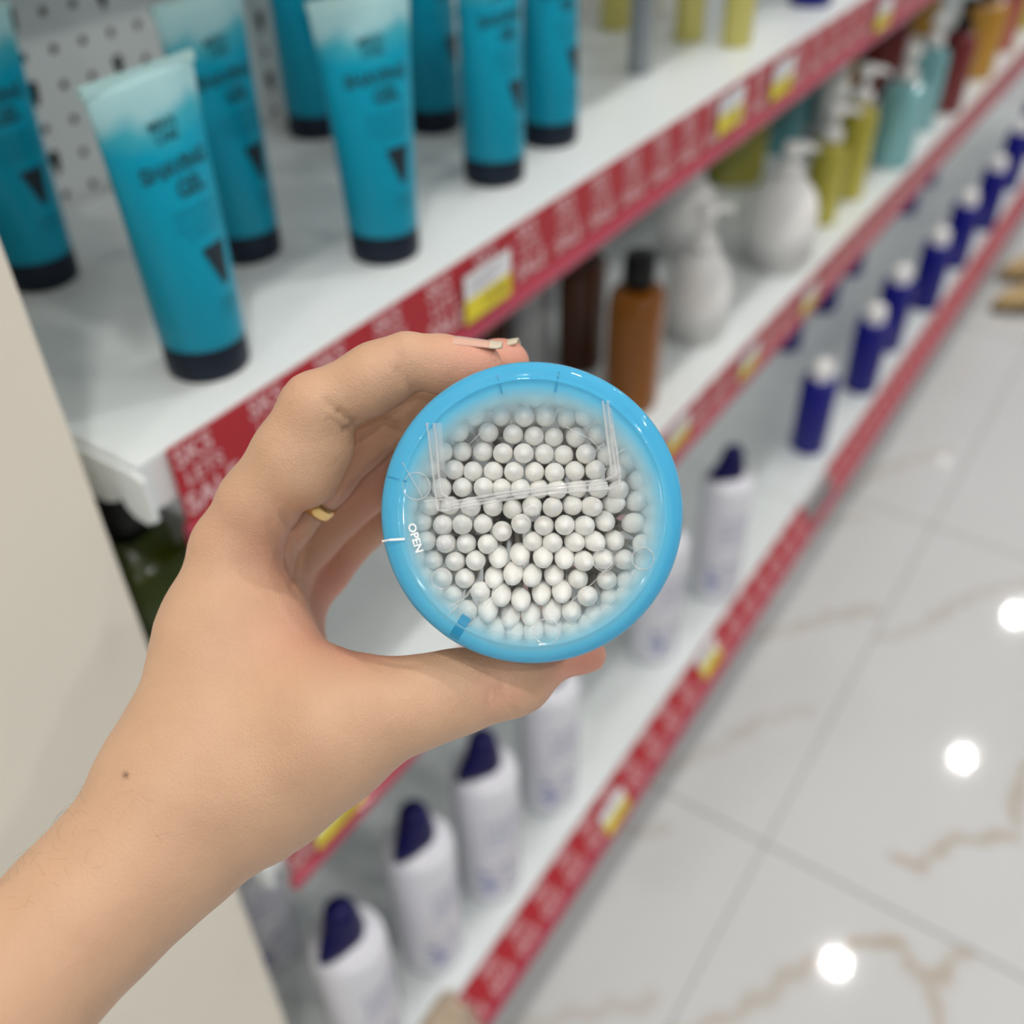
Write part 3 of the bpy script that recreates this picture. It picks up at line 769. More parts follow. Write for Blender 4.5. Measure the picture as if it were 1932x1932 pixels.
    Lk(m0.outputs[0], m2.inputs[0]); Lk(m1.outputs[0], m2.inputs[1]); Lk(gl.outputs[0], m2.inputs[2]); Lk(m2.outputs[0], out.inputs[0])
    return m
M_lid = lid_material()
M_tubwall = clear_mat('tub_wall_cloudy', (0.98, 0.99, 1.0), 0.30, (0.80, 0.86, 0.88), 0.1, 1.0)
M_tubin = M_tubwall
M_ridge = clear_mat('moulded_clear_ridge', (0.98, 0.98, 0.98), 0.30, (0.92, 0.93, 0.93), 0.05, 1.6)
M_print_w = mat('white_print', (0.92, 0.95, 0.97), 0.4)
M_seam = mat('blue_seam', (0.02, 0.28, 0.52), 0.3)
tub = thing('cotton_bud_tub', (0, 0, 0), 'round tub with clear blue-rimmed lid marked OPEN, held in the hand', 'tub')
tub.matrix_world = TM
BODY_R = 0.0362
lid_prof = [(0, 0), (0.5*LR, 0), (0.83*LR, 0)]
for k in range(1, 9):
    a = math.pi/2*k/8; lid_prof.append((0.875*LR+0.125*LR*math.sin(a), -0.0042*(1-math.cos(a))))
lid_prof[3:3] = [(0.856*LR, 0.0001), (0.864*LR, 0.0003), (0.872*LR, 0.00042), (0.880*LR, 0.0003), (0.886*LR, 0.0001)]
lid_prof = [q for i_, q in enumerate(lid_prof) if i_ < 8 or q[0] > 0.893*LR]
lid_prof += [(LR, -0.0078), (LR-0.0010, -0.0078), (LR-0.0010, -0.0050), (0.95*LR-0.001, -0.0018), (0.86*LR, -0.0010), (0.5*LR, -0.0010), (0, -0.0010)]
lid = mesh_obj('lid', *lathe(lid_prof, 144), M_lid, tub)
body_prof = [(0, -0.086), (BODY_R*0.97, -0.086), (BODY_R, -0.083), (BODY_R, -0.0030), (BODY_R-0.0012, -0.0030), (BODY_R-0.0012, -0.0835), (0, -0.0835)]
body = mesh_obj('tub_body', *lathe(body_prof, 72), M_tubwall, tub)
body.data.materials.append(M_tubin)
for p in body.data.polygons:
    c = p.center
    if -0.0836 < c.z < -0.004 and math.hypot(c.x, c.y) < BODY_R-0.0007: p.material_index = 1
# moulded hinge flap: ridges standing on the clear window
def ridge(mb, pts, r=0.00036, dz=0.0002):
    path = []
    for (u0, v0), (u1, v1) in zip(pts[:-1], pts[1:]):
        for k in range(6): path.append(lid_xy(u0+(u1-u0)*k/6, v0+(v1-v0)*k/6, dz))
    path.append(lid_xy(*pts[-1], dz)); mb.add(tube(path, r, 8))
def CP(x, y): return (680+0.33644*x, 640+0.33644*y)
mb = MB()
ridge(mb, [CP(372, 470), CP(385, 560), CP(408, 760), CP(432, 955), CP(470, 962), CP(520, 950)])
ridge(mb, [CP(412, 470), CP(425, 560), CP(440, 760), CP(458, 870), CP(512, 900)])
ridge(mb, [CP(505, 915), CP(760, 868), CP(1060, 822), CP(1375, 788)])
ridge(mb, [CP(505, 935), CP(760, 888), CP(1060, 842), CP(1385, 806)])
ridge(mb, [CP(505, 952), CP(760, 908), CP(1060, 866), CP(1400, 838), CP(1450, 820), CP(1458, 760)])
ridge(mb, [CP(1358, 345), CP(1385, 560), CP(1412, 770)])
ridge(mb, [CP(1385, 345), CP(1412, 560), CP(1435, 760), CP(1375, 788)])
ridge(mb, [CP(1412, 480), CP(1436, 620), CP(1455, 765)])
ridge(mb, [CP(355, 910), CP(430, 902), CP(520, 893)], 0.00025)
ridge(mb, [CP(505, 905), CP(505, 955)], 0.0003)
mb.obj('hinge_ridge', M_ridge, lid, smooth=True)
def ring_mark(mb, x, y, r, t=0.00022, seg=40):
    mb.add(tube([lid_xy(*CP(x+r*math.cos(2*math.pi*k/seg), y+r*math.sin(2*math.pi*k/seg)), 0.0001) for k in range(seg)], t, 6, closed=True))
for x, y, r, t in ((315, 825, 76, .0002), (1045, 1640, 72, .0002), (455, 1345, 56, .00018), (1585, 1230, 62, .00018), (1365, 1240, 60, .00014), (600, 1560, 40, .00016)):
    mb = MB(); ring_mark(mb, x, y, r, t); mb.obj('mould_mark', M_ridge, lid, smooth=True)
for pts, t in (([(235, 690), (300, 800), (350, 890)], .00014), ([(480, 1560), (560, 1480), (620, 1400)], .00014), ([(500, 1500), (600, 1440), (640, 1380)], .00012),
               ([(700, 1500), (780, 1400)], .0001), ([(1180, 1470), (1300, 1370), (1420, 1250)], .00013), ([(610, 590), (660, 540), (690, 500)], .0001), ([(1150, 490), (1290, 560), (1390, 660)], .0001)):
    mb = MB(); ridge(mb, [CP(*q) for q in pts], t); mb.obj('scratch_mark', M_ridge, lid, smooth=True)
M_wall = clear_mat('moulded_clear_wall', (0.98, 0.98, 0.98), 0.22, (0.93, 0.94, 0.94), 0.08, 1.2)
for A, B in (([(372, 470), (385, 560), (408, 760), (432, 955)], [(455, 470), (462, 560), (480, 760), (500, 940)]),
             ([(505, 912), (760, 866), (1060, 820), (1375, 786)], [(512, 955), (760, 910), (1060, 868), (1400, 838)]),
             ([(1358, 345), (1385, 560), (1412, 770)], [(1405, 345), (1432, 560), (1456, 770)])):
    V = [lid_xy(*CP(*q), 0.00005) for q in A]+[lid_xy(*CP(*q), 0.00005) for q in B]; n = len(A)
    V = [(x, y, 0.00012) for x, y, z in V]
    mesh_obj('hinge_wall', V, [(k, k+1, n+k+1, n+k) for k in range(n-1)], M_wall, lid, smooth=False, fix=False)
for (x, y, r) in ((960, 975, 50), (460, 1040, 46), (470, 1140, 44)):
    c = lid_xy(*CP(x, y), 0.0); rr = r*0.33644*D0/F_PX
    v, f = lathe([(0, 0.0009), (rr*0.35, 0.0009), (rr*0.45, 0.0004), (rr*0.75, 0.0007), (rr*0.95, 0.0003), (rr, 0)], 28)
    MB().add((v, f), Matrix.Translation(c)).obj('moulded_nub', M_ridge, lid, smooth=True)
# white OPEN lettering and tick, darker seams in the wrap
v, f = text_vf('OPEN', 1.0, 0.03)
wd = max(p[0] for p in v)-min(p[0] for p in v)
a = np.array(lid_xy(*CP(283, 1035), 0.0004)); b = np.array(lid_xy(*CP(330, 1195), 0.0004)); ax = (b-a); Ln = np.linalg.norm(ax); ax /= Ln
s = Ln/wd; yv = np.array([-ax[1], ax[0], 0.0]); mid = (a+b)/2
open_v = []
for x, y, z in v:
    q = mid+ax*x*s+yv*y*s*0.95
    open_v.append(tuple(q))
mb = MB().add((open_v, f))
p0 = lid_xy(*CP(104, 1136), 0.0); p1 = lid_xy(*CP(190, 1128), 0.0006); p2 = lid_xy(*CP(250, 1120), 0.0006); p3 = lid_xy(*CP(178, 1045), 0.0006)
def flat_line(mb, a, b, wd):
    a = Vector(a); b = Vector(b); d = (b-a).normalized(); n = Vector((-d.y, d.x, 0))*wd/2; h = Vector((0, 0, 0.0002))
    mb.add(([a-n+h, b-n+h, b+n+h, a+n+h], [(0, 1, 2, 3)]))
flat_line(mb, (p0[0]*0.985, p0[1]*0.985, -0.0012), (p0[0]*0.93, p0[1]*0.93, 0.0004), 0.0006); flat_line(mb, (p0[0]*0.93, p0[1]*0.93, 0.0004), p2, 0.0006)
mb.obj('lettering', M_print_w, lid)
def surf(r):   # lid outer surface height at radius fraction r
    if r <= 0.875: return 0.0003
    a = math.asin(min(1, (r-0.875)/0.125)); return -0.0042*(1-math.cos(a))
def seam(ang, r0, r1, wd):
    a = math.radians(ang); n = 8; mb = MB()
    for k in range(n):
        ra, rb = r0+(r1-r0)*k/n, r0+(r1-r0)*(k+1)/n; pts = []
        for rr, sgn in ((ra, -1), (rb, -1), (rb, 1), (ra, 1)):
            pts.append((rr*LR*math.cos(a)-sgn*wd/2*math.sin(a), rr*LR*math.sin(a)+sgn*wd/2*math.cos(a), surf(rr)+0.00012))
        mb.add((pts, [(0, 1, 2, 3)]))
    mb.obj('wrap_seam', M_seam, lid)
seam(79, 0.80, 0.94, 0.0005); seam(104, 0.80, 0.93, 0.0004); seam(238, 0.80, 0.97, 0.0026); seam(166, 0.84, 0.99, 0.0004)

# cotton buds standing in the tub, tips towards the lid
BUDS = [(640,425),(790,430),(920,432),(1040,430),(1155,440),(1262,425),(525,410),(985,320),(860,275),(650,345),(1130,320),(740,330),(1235,340),
 (550,515),(715,520),(855,530),(975,540),(1085,545),(1210,545),(435,510),(1330,530),(1440,560),
 (570,630),(685,630),(800,635),(915,640),(1030,640),(1140,645),(1265,640),(455,630),(340,625),(1385,645),(1495,675),
 (525,730),(630,738),(745,740),(860,740),(975,745),(1090,750),(1205,740),(385,712),(1320,730),(285,735),(1440,745),
 (570,830),(335,825),(450,832),(690,830),(790,835),(895,838),(1000,840),(1105,842),(1215,838),(1570,785),(1335,835),(1455,840),(1630,860),
 (385,935),(500,935),(615,940),(740,940),(855,950),(965,935),(1080,940),(1195,935),(1310,940),(1435,920),(1560,900),(272,925),(1650,965),
 (345,1025),(460,1040),(570,1038),(685,1038),(795,1080),(900,1035),(1030,1045),(1145,1045),(1265,1045),(1378,1028),(1545,1025),(240,1015),(1650,1065),
 (365,1130),(475,1145),(590,1145),(710,1150),(965,1135),(1080,1140),(1210,1140),(1325,1140),(1430,1135),(1590,1150),(255,1115),(1680,1160),
 (405,1240),(527,1245),(645,1245),(775,1235),(895,1220),(1025,1235),(1145,1240),(1260,1250),(1370,1240),(1485,1235),(1600,1255),(290,1230),
 (455,1340),(585,1345),(750,1350),(855,1330),(960,1340),(1085,1335),(1222,1345),(1385,1352),(1500,1360),(340,1330),(1600,1370),
 (515,1440),(670,1420),(790,1450),(900,1475),(1015,1440),(1130,1430),(1275,1445),(400,1420),(1400,1455),(1510,1460),
 (600,1530),(715,1535),(840,1570),(955,1560),(1075,1545),(1185,1535),(1310,1560),(485,1520),(1420,1555),
 (755,1650),(865,1655),(970,1660),(1085,1645),(1190,1640),(645,1630),(1300,1660)]
for k_ in range(44):          # the outermost ring, half veiled by the rim
    a_ = 2*math.pi*k_/44; q_ = (960+722*math.cos(a_), 972+722*math.sin(a_))
    if min(math.hypot(q_[0]-b_[0], q_[1]-b_[1]) for b_ in BUDS) > 92: BUDS.append(q_)
M_cotton = mat('cotton_white', (0.96, 0.945, 0.905), 0.75, 0.25, sss=0.25)
M_stick = mat('paper_stick', (0.72, 0.68, 0.60), 0.7)
HR, HL, SL = 0.00268, 0.0118, 0.070
hp = [(0, 0)]
for k in range(1, 13):
    t_ = k/12; hp.append((HR*(math.sin(math.pi*min(1, t_*0.93+0.0))**0.62 if t_ < 0.55 else math.sin(math.pi*t_*0.93)**0.75), -HL*t_))
hp.append((0.0011, -HL)); hp.append((0, -HL))
headv = lathe(hp[::-1], 18)
stickv = lathe([(0, -SL+0.004), (0.0011, -SL+0.004), (0.0011, -0.006), (0, -0.006)], 10)
tailv = ([(x, y, -SL-z) for x, y, z in headv[0]], [tuple(reversed(q)) for q in headv[1]])
bud0 = None
brng = random.Random(3)
for i, (cx, cy_) in enumerate(BUDS):
    zt = -0.0035-brng.random()*0.0035
    rr = math.hypot(cx-960, cy_-972)/859
    x, y, _ = lid_xy(*CP(cx, cy_), zt-0.004)
    tx, ty = brng.uniform(-.06, .06), brng.uniform(-.06, .06)
    if 1170 < cy_ and 690 < cx < 1170: ty -= 0.26+0.16*brng.random(); 
    if 850 < cy_ <= 1330 and cx > 1180: tx += 0.20*brng.random()+0.06; ty -= 0.22*brng.random()
    if cy_ > 1500: ty -= 0.15
    if cx > 1380 and cy_ < 1060: tx += 0.15; ty += 0.20
    lim = 0.0326
    rad = math.hypot(x, y)
    if rad > lim: x, y = x*lim/rad, y*lim/rad
    fx, fy = x-tx*SL*0.9, y-ty*SL*0.9          # keep the far end inside the wall
    fr_ = math.hypot(fx, fy)
    if fr_ > 0.031:
        fx, fy = fx*0.031/fr_, fy*0.031/fr_; tx, ty = (x-fx)/(SL*0.9), (y-fy)/(SL*0.9)
    d = Vector((tx, ty, 1.0)).normalized()
    q = Vector((0, 0, 1)).rotation_difference(d)
    M = TM @ (Matrix.Translation(Vector((x, y, zt-0.004))+d*0.004) @ q.to_matrix().to_4x4())
    if bud0 is None:
        o = bud0 = thing('cotton_bud', (0, 0, 0), 'white cotton bud packed upright inside the round blue-rimmed tub, tip towards the lid', 'cotton bud', 'cotton buds in the tub')
        mesh_obj('cotton_tip', *headv, M_cotton, o); mesh_obj('paper_stick', *stickv, M_stick, o); mesh_obj('cotton_tip', *tailv, M_cotton, o)
    else: o = copy_tree(bud0)
    o.matrix_world = M
# ------------------------------------------------------------------ the hand: one continuous skin grown from tapered limbs
def cs(u, v, d):              # pixel + depth -> camera-space metres (x right, y up, z away)
    return np.array([(u-966)*d/F_PX, -(v-966)*d/F_PX, d])
VOX = 0.0009
LO = cs(-420, 700, .25)*0; LO = np.array([-0.205, -0.178, 0.165]); HI = np.array([0.030, 0.052, 0.365])
NG = np.ceil((HI-LO)/VOX).astype(int)+1
AX = [LO[i]+VOX*np.arange(NG[i]) for i in range(3)]
BIG = np.float32(1.0)
def cone_into(D, a, ra, b, rb, k):
    """smooth-union a tapered capsule into field D (in place), touching only its neighbourhood"""
    m = max(ra, rb)+k+0.006
    sl = []
    for i in range(3):
        i0 = int(np.clip(np.floor((min(a[i], b[i])-m-LO[i])/VOX), 0, NG[i]-1)); i1 = int(np.clip(np.ceil((max(a[i], b[i])+m-LO[i])/VOX)+1, 1, NG[i]))
        sl.append(slice(i0, i1))
    X = AX[0][sl[0]][:, None, None].astype(np.float32)-np.float32(a[0]); Y = AX[1][sl[1]][None, :, None].astype(np.float32)-np.float32(a[1]); Z = AX[2][sl[2]][None, None, :].astype(np.float32)-np.float32(a[2])
    ba = (b-a).astype(np.float32); L2 = float(ba@ba)+1e-12
    t = np.clip((X*ba[0]+Y*ba[1]+Z*ba[2])/L2, 0, 1)
    d = np.sqrt((X-t*ba[0])**2+(Y-t*ba[1])**2+(Z-t*ba[2])**2)-(ra+t*(rb-ra))
    D[tuple(sl)] = smin(D[tuple(sl)], d, k)
def smin(a, b, k):
    h = np.maximum(k-np.abs(a-b), 0)/k
    return np.minimum(a, b)-h*h*k*0.25
def chain(D, pts, k):
    """pts: (u, v, depth, radius in pixels at that depth)"""
    for (u0, v0, d0, r0), (u1, v1, d1, r1) in zip(pts[:-1], pts[1:]):
        cone_into(D, cs(u0, v0, d0), r0*d0/F_PX, cs(u1, v1, d1), r1*d1/F_PX, k)
def field(): return np.full(tuple(NG), BIG, np.float32)

INDEX = [(446,1022,.283,74),(488,950,.279,74),(552,858,.273,74),(600,772,.270,70),(660,738,.269,58),(712,708,.268,60),(768,681,.268,51),(830,686,.268,50),(888,690,.268,45),(908,692,.268,41)]
MIDDLE = [(452,1050,.303,76),(520,975,.301,72),(600,892,.300,68),(668,822,.299,66),(740,780,.297,58),(815,742,.2965,55),(885,710,.294,50),(940,690,.292,47),(955,687,.292,44)]
RING_F = [(488,1090,.322,74),(570,1010,.322,66),(690,905,.321,60),(760,840,.320,54),(818,772,.320,51),(880,738,.318,48),(935,722,.317,45)]
LITTLE = [(530,1120,.338,70),(600,1070,.338,60),(682,985,.338,52),(740,885,.337,46),(775,832,.336,44),(830,795,.334,42)]
THUMB = [(500,1420,.272,140),(640,1374,.264,112),(735,1340,.262,86),(800,1322,.263,79),(868,1304,.267,73),(955,1284,.271,64),(985,1276,.273,56),(1045,1246,.277,33),(1100,1236,.281,28),(1118,1236,.282,24)]
PALM = [
 [(290,1600,.262,143),(332,1520,.266,150),(384,1435,.270,150),(420,1325,.276,130),(418,1190,.281,105),(438,1062,.284,76)],        # index side
 [(305,1600,.280,132),(370,1485,.288,135),(425,1300,.298,120),(445,1130,.303,92),(455,1050,.303,80)],
 [(345,1565,.292,112),(420,1400,.306,120),(470,1200,.318,92),(490,1095,.322,76)],
 [(350,1590,.296,102),(450,1440,.318,110),(520,1250,.334,84),(535,1130,.338,72)],
 [(395,1530,.270,132),(490,1475,.270,126),(575,1418,.268,118)],                                                                        # ball of the thumb
 [(450,1480,.285,130),(540,1400,.290,110),(590,1340,.290,95)],
 [(440,1185,.282,74),(490,1205,.277,66),(560,1278,.271,54),(650,1326,.266,68)],                                                       # web
 [(430,1265,.279,105),(512,1315,.273,88),(615,1360,.266,95)],
 [(465,1120,.288,62),(492,1150,.284,56),(520,1200,.280,58)],
]
ARM = [
 [(292,1600,.262,142),(218,1666,.257,144),(138,1746,.251,146),(30,1858,.243,152),(-120,2010,.232,166),(-300,2200,.218,188)],
 [(305,1604,.284,128),(228,1672,.278,126),(142,1750,.271,128),(30,1855,.263,148),(-120,2010,.252,160),(-300,2200,.240,178)],
]
Pm = field()
for c in PALM: chain(Pm, c, 0.010)
for c in ARM: chain(Pm, c, 0.007)
D = Pm.copy()
PULP = [((572,888,.2738,73),(602,840,.2725,66)), ((700,722,.268,60),(728,708,.268,57)), ((835,690,.268,50),(870,692,.268,46))]
for c, k in ((INDEX, 0.003), (MIDDLE, 0.003), (RING_F, 0.003), (LITTLE, 0.003)):
    Fg = field(); chain(Fg, c, k)
    if c is INDEX:
        for q in PULP: chain(Fg, q, 0.003)
    D = np.minimum(D, smin(Pm, Fg, 0.008))
Fg = field(); chain(Fg, THUMB, 0.005)
D = np.minimum(D, smin(Pm, Fg, 0.012))
del Fg, Pm

def surface_net(Fv):
    S = Fv < 0
    nx, ny, nz = S.shape
    c = np.zeros((nx-1, ny-1, nz-1), np.uint8)
    for dx in (0, 1):
        for dy in (0, 1):
            for dz in (0, 1): c += S[dx:nx-1+dx, dy:ny-1+dy, dz:nz-1+dz]
    act = (c > 0) & (c < 8)
    ids = np.full(act.shape, -1, np.int64); I, J, Kk = np.nonzero(act); ids[act] = np.arange(len(I))
    acc = np.zeros((len(I), 3)); cnt = np.zeros(len(I))
    corners = [(a, b, e) for a in (0, 1) for b in (0, 1) for e in (0, 1)]
    val = {q: Fv[I+q[0], J+q[1], Kk+q[2]].astype(np.float64) for q in corners}
    for q in corners:
        for ax in range(3):
            if q[ax]: continue
            r = list(q); r[ax] = 1; r = tuple(r)
            f0, f1 = val[q], val[r]; x = (f0 < 0) != (f1 < 0)
            t = np.where(x, f0/np.where(x, f0-f1, 1), 0)
            p = np.array(q, float)[None, :].repeat(len(I), 0); p[:, ax] += t
            acc[x] += p[x]; cnt[x] += 1
    V = LO+VOX*(np.stack([I, J, Kk], 1)+acc/cnt[:, None])
    Q = []
    for ax in range(3):
        b, e = [(1, 2), (2, 0), (0, 1)][ax]
        s0 = [slice(None)]*3; s1 = [slice(None)]*3; s0[ax] = slice(0, -1); s1[ax] = slice(1, None)
        A, B = S[tuple(s0)], S[tuple(s1)]; ch = A != B
        P = np.stack(np.nonzero(ch), 1)
        P = P[(P[:, b] > 0) & (P[:, e] > 0) & (P[:, b] < S.shape[b]-1) & (P[:, e] < S.shape[e]-1)]
        ins = A[P[:, 0], P[:, 1], P[:, 2]]
        def cell(ob, oe):
            q = P.copy(); q[:, b] -= ob; q[:, e] -= oe; return ids[q[:, 0], q[:, 1], q[:, 2]]
        quad = np.stack([cell(1, 1), cell(0, 1), cell(0, 0), cell(1, 0)], 1)
        quad[~ins] = quad[~ins][:, ::-1]; Q.append(quad)
    return V, np.concatenate(Q)
HV, HQ = surface_net(D)
del D
# a little relaxing, then joint creases pressed into the skin
def vnormals(V, Q):
    n = np.cross(V[Q[:, 2]]-V[Q[:, 0]], V[Q[:, 3]]-V[Q[:, 1]]); N = np.zeros_like(V)
    for k in range(4): np.add.at(N, Q[:, k], n)
    return N/(np.linalg.norm(N, axis=1, keepdims=True)+1e-12)
def relax(V, Q, it, w=0.5):
    for _ in range(it):
        S = np.zeros_like(V); C = np.zeros(len(V))
        for a, b in ((0, 1), (1, 2), (2, 3), (3, 0)):
            np.add.at(S, Q[:, a], V[Q[:, b]]); np.add.at(C, Q[:, a], 1); np.add.at(S, Q[:, b], V[Q[:, a]]); np.add.at(C, Q[:, b], 1)
        V = V+w*(S/C[:, None]-V)
    return V
HV = relax(HV, HQ, 3)
HN = vnormals(HV, HQ)
if HN[np.argmin(HV[:, 2])][2] > 0: HQ = HQ[:, ::-1]; HN = -HN
PXU = 966+F_PX*HV[:, 0]/HV[:, 2]; PXV = 966-F_PX*HV[:, 1]/HV[:, 2]
facing = np.einsum('ij,ij->i', HN, -HV)/np.linalg.norm(HV, axis=1)
CREASES = [  # polyline in pixels, depth range, half width (px), depth (m)
 ([(776,733),(765,715),(757,690),(755,670)], (.24,.285), 6, .0005), ([(752,700),(757,722)], (.24,.285), 10, .0004),
 ([(668,795),(648,780),(628,768),(618,758)], (.24,.285), 6, .0005), ([(662,812),(640,802),(622,790)], (.24,.285), 5, .0004), ([(676,796),(655,792),(640,778)], (.24,.285), 5, .0008), ([(672,803),(650,812)], (.24,.285), 5, .0008),
 ([(975,1345),(958,1330),(948,1305),(950,1285)], (.24,.29), 5, .0005), ([(930,1355),(922,1335),(922,1310)], (.24,.29), 5, .00035), ([(955,1350),(940,1325),(938,1300)], (.24,.29), 4, .0003),
 ([(509,985),(523,1040),(540,1085),(560,1120)], (.25,.30), 6, .0003), ([(535,975),(560,1010),(565,1060),(552,1105)], (.25,.31), 7, .0006),
 ([(690,1238),(740,1252),(790,1254)], (.24,.29), 5, .0003), ([(640,1205),(690,1245),(720,1262)], (.24,.29), 6, .0003),
 ([(640,1590),(600,1600),(540,1610)], (.24,.30), 6, .0003), ([(560,1640),(500,1645)], (.24,.30), 6, .0003),
 ([(540,728),(556,716),(566,706)], (.24,.29), 4, .0002), ([(550,745),(575,720)], (.24,.29), 4, .0002),
]
disp = np.zeros(len(HV))
for pl, (da, db), wpx, dep in CREASES:
    best = np.full(len(HV), 1e9)
    for (u0, v0), (u1, v1) in zip(pl[:-1], pl[1:]):
        bu, bv = u1-u0, v1-v0; t = np.clip(((PXU-u0)*bu+(PXV-v0)*bv)/(bu*bu+bv*bv), 0, 1)
        best = np.minimum(best, np.hypot(PXU-u0-t*bu, PXV-v0-t*bv))
    ok = (facing > -0.1) & (HV[:, 2] > da) & (HV[:, 2] < db)
    disp += np.where(ok, dep*np.exp(-(best/wpx)**2), 0)
HV = HV-HN*np.minimum(disp, 0.0011)[:, None]
# skin tone: rosier fingertips, knuckles and web; a freckle near the wrist
def blob(u, v, d, r):
    p = cs(u, v, d); return np.exp(-(np.linalg.norm(HV-p, axis=1)/r)**2)
rosy = np.zeros(len(HV))
for u, v, d, r, s in ((900,680,.268,.011,1.0),(950,680,.292,.012,1.2),(880,735,.318,.014,.9),(800,800,.334,.014,.9),(1100,1248,.277,.013,1.0),(600,1190,.27,.016,.55),(640,1110,.335,.022,.9),
                       (690,930,.321,.02,.7),(670,1228,.265,.010,.7),(545,1050,.285,.016,.5),(560,730,.27,.008,.3),(760,700,.268,.008,.25),(400,980,.275,.012,.2),(940,1300,.262,.008,.35),(640,880,.30,.016,.5)):
    rosy = np.maximum(rosy, s*blob(u, v, d, r))
mole = (np.hypot(PXU-237, PXV-1462) < 6) & (facing > 0)
mole_v = np.exp(-(np.hypot(PXU-237, PXV-1462)/5.5)**2)*(facing > 0)
Rw = np.array(RM).T            # camera axes -> world
WVT = CAM + HV[:, 0:1]*RM[0]+HV[:, 1:2]*RM[1]+HV[:, 2:3]*RM[2]
wrist = at_depth(282, 1597, .27)
def skin_material():
    m = mat('skin', (0.66, 0.42, 0.28), 0.43, 0.35, sss=0.10)
    nt = m.node_tree; b = nt.nodes['Principled BSDF']; N = nt.nodes.new; Lk = nt.links.new
    tc = N('ShaderNodeTexCoord')
    n1 = N('ShaderNodeTexNoise'); n1.inputs['Scale'].default_value = 55; n1.inputs['Detail'].default_value = 6; Lk(tc.outputs['Object'], n1.inputs[0])
    c1 = N('ShaderNodeMix'); c1.data_type = 'RGBA'; c1.inputs['A'].default_value = (0.70, 0.445, 0.285, 1); c1.inputs['B'].default_value = (0.56, 0.335, 0.215, 1); Lk(n1.outputs['Fac'], c1.inputs['Factor'])
    at = N('ShaderNodeAttribute'); at.attribute_name = 'rosy'
    c2 = N('ShaderNodeMix'); c2.data_type = 'RGBA'; c2.inputs['B'].default_value = (0.70, 0.31, 0.23, 1); Lk(c1.outputs['Result'], c2.inputs['A']); Lk(at.outputs['Fac'], c2.inputs['Factor'])
    am = N('ShaderNodeAttribute'); am.attribute_name = 'freckle'
    c3 = N('ShaderNodeMix'); c3.data_type = 'RGBA'; c3.inputs['B'].default_value = (0.10, 0.05, 0.03, 1); Lk(c2.outputs['Result'], c3.inputs['A']); Lk(am.outputs['Fac'], c3.inputs['Factor'])
    Lk(c3.outputs['Result'], b.inputs['Base Color'])
    vo = N('ShaderNodeTexVoronoi'); vo.feature = 'DISTANCE_TO_EDGE'; vo.inputs['Scale'].default_value = 900
    n3 = N('ShaderNodeTexNoise'); n3.inputs['Scale'].default_value = 300; n3.inputs['Detail'].default_value = 3; Lk(tc.outputs['Object'], n3.inputs[0])
    ad = N('ShaderNodeVectorMath'); ad.operation = 'MULTIPLY_ADD'; ad.inputs[1].default_value = (0.002, 0.002, 0.002); Lk(n3.outputs['Color'], ad.inputs[0]); Lk(tc.outputs['Object'], ad.inputs[2]); Lk(ad.outputs[0], vo.inputs['Vector'])
    bp = N('ShaderNodeBump'); bp.inputs['Strength'].default_value = 0.5; bp.inputs['Distance'].default_value = 0.0004
    mm = N('ShaderNodeMath'); mm.operation = 'MINIMUM'; mm.inputs[1].default_value = 0.25; Lk(vo.outputs['Distance'], mm.inputs[0])
    aa = N('ShaderNodeMath'); aa.operation = 'MULTIPLY_ADD'; aa.inputs[1].default_value = 1.2; Lk(n3.outputs['Fac'], aa.inputs[0]); Lk(mm.outputs[0], aa.inputs[2])
    Lk(aa.outputs[0], bp.inputs['Height']); Lk(bp.outputs[0], b.inputs['Normal'])
    return m
M_skin = skin_material()
hand = mesh_obj('person', WVT-wrist, HQ, M_skin, None, True, loc=wrist, fix=False)
for nm_, vals in (('rosy', np.clip(rosy, 0, 1)), ('freckle', mole_v)):
    at = hand.data.attributes.new(nm_, 'FLOAT', 'POINT'); at.data.foreach_set('value', vals.astype(np.float32))
tag(hand, 'bare left hand and forearm gripping the round tub, wearing a thin gold ring', 'person')
# nails
M_nail = mat('fingernail', (0.72, 0.43, 0.33), 0.22, 0.5, coat=0.4)
M_nailtip = mat('fingernail_free_edge', (0.66, 0.57, 0.43), 0.3)
def cam2w(p): return CAM+p[0]*RM[0]+p[1]*RM[1]+p[2]*RM[2]
def nail(A, B, ra, rb, outdir, half_ang, over, label):
    """curved plate on the finger axis A->B (pixel, depth), facing outdir (camera space)"""
    a, b = cs(*A), cs(*B); ax = b-a; L = np.linalg.norm(ax); ax /= L
    o = np.array(outdir, float); o -= ax*(o@ax); o /= np.linalg.norm(o); s = np.cross(ax, o)
    nu, nv = 15, 13; V = []; Fc = []; mi = []
    for i in range(nu):
        t = i/(nu-1); x = t*(L+over)
        r = (ra+(rb-ra)*min(1, x/L))+0.00035 - (0.0006*(1-min(1, t/0.15)) if t < 0.15 else 0)
        ha = half_ang*(1-0.12*t)*(1 if t > 0.12 else 0.72+0.28*t/0.12)*(1 if t < 0.93 else 1-1.8*(t-0.93))
        for j in range(nv):
            an = ha*(2*j/(nv-1)-1); V.append(cam2w(a+ax*x+r*(o*math.cos(an)+s*math.sin(an)))-wrist)
    for i in range(nu-1):
        for j in range(nv-1): Fc.append((i*nv+j, (i+1)*nv+j, (i+1)*nv+j+1, i*nv+j+1)); mi.append(1 if i/(nu-1) > L/(L+over)*0.93 else 0)
    n = mesh_obj('fingernail', V, Fc, M_nail, hand); n.data.materials.append(M_nailtip)
    n.data.polygons.foreach_set('material_index', mi); n['label'] = label
    so = n.modifiers.new('thickness', 'SOLIDIFY'); so.thickness = 0.0004; so.offset = 0
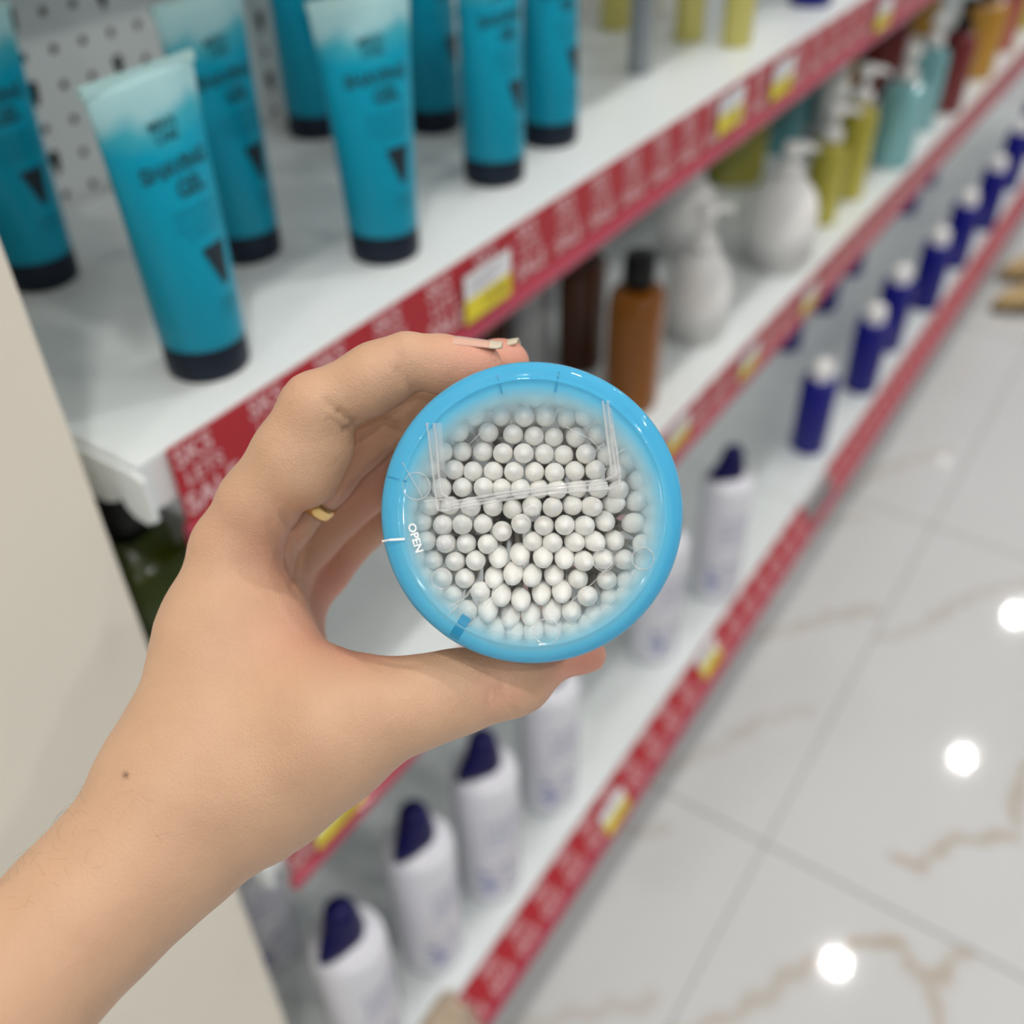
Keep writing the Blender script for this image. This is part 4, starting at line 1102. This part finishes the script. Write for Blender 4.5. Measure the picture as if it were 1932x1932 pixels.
nail((838,687,.268), (922,696,.268), 50.5*.268/F_PX+.0002, 48*.268/F_PX+.0002, (0.03, 0.95, -0.16), 0.80, 0.0030, 'pale fingernail')
nail((898,702,.2935), (966,692,.292), 51*.292/F_PX+.0002, 47*.292/F_PX+.0002, (0.0, 0.95, -0.10), 0.80, 0.0030, 'pale fingernail')
nail((1075,1242,.279), (1118,1237,.282), 31*.279/F_PX, 25*.282/F_PX, (0.15, -0.60, 0.75), 0.8, 0.0035, 'pale thumbnail')
# ring
M_gold = mat('gold', (0.85, 0.58, 0.24), 0.22, metal=1.0)
ra_, rb_ = cs(*MIDDLE[1][:3]), cs(*MIDDLE[2][:3])
ctr = ra_+(rb_-ra_)*0.62; rax = (rb_-ra_)/np.linalg.norm(rb_-ra_)
rr_ = (MIDDLE[1][3]+(MIDDLE[2][3]-MIDDLE[1][3])*0.62)*ctr[2]/F_PX
gr = bpy.data.objects.new('finger_ring', bpy.data.meshes.new('finger_ring'))
v, f = lathe([(rr_-0.0003, -0.0021), (rr_+0.0009, -0.0021), (rr_+0.0013, -0.0011), (rr_+0.0013, 0.0011), (rr_+0.0009, 0.0021), (rr_-0.0003, 0.0021)], 56, closed=True)
gr.data.from_pydata([tuple(p) for p in v], [], f); gr.data.materials.append(M_gold); gr.data.polygons.foreach_set('use_smooth', [True]*len(f)); COL.objects.link(gr)
wc = cam2w(ctr); wa = rax[0]*RM[0]+rax[1]*RM[1]+rax[2]*RM[2]
gr.matrix_world = Matrix.Translation(wc) @ Vector((0, 0, 1)).rotation_difference(Vector(wa)).to_matrix().to_4x4()
tag(gr, 'gold band on the finger just behind the index finger', 'ring')
# fine forearm hair
hr = random.Random(5); mb = MB(); M_hair = mat('fine_hair', (0.22, 0.13, 0.08), 0.5)
cand = np.nonzero((facing > 0.03) & (PXU > -40) & (PXU < 330) & (PXV > 1480) & (PXV < 1900) & (PXV < 1760-0.55*PXU+60*0))[0]
for i in hr.sample(list(cand), min(60, len(cand))):
    p = WVT[i]-wrist; nn = HN[i]; nw = nn[0]*RM[0]+nn[1]*RM[1]+nn[2]*RM[2]
    dr = RM[0]*hr.uniform(-.9, .1)+RM[1]*hr.uniform(-.2, .8); dr = dr-nw*(dr@nw); dr /= np.linalg.norm(dr)
    L = hr.uniform(.003, .006); sd = np.cross(nw, dr)*hr.uniform(-.3, .3)
    mb.add(tube([p, p+dr*L*.4+nw*.0007, p+(dr*.8+sd)*L+nw*.0010], [.000022, .00002, .00001], 4))
mb.obj('arm_hair', M_hair, hand)
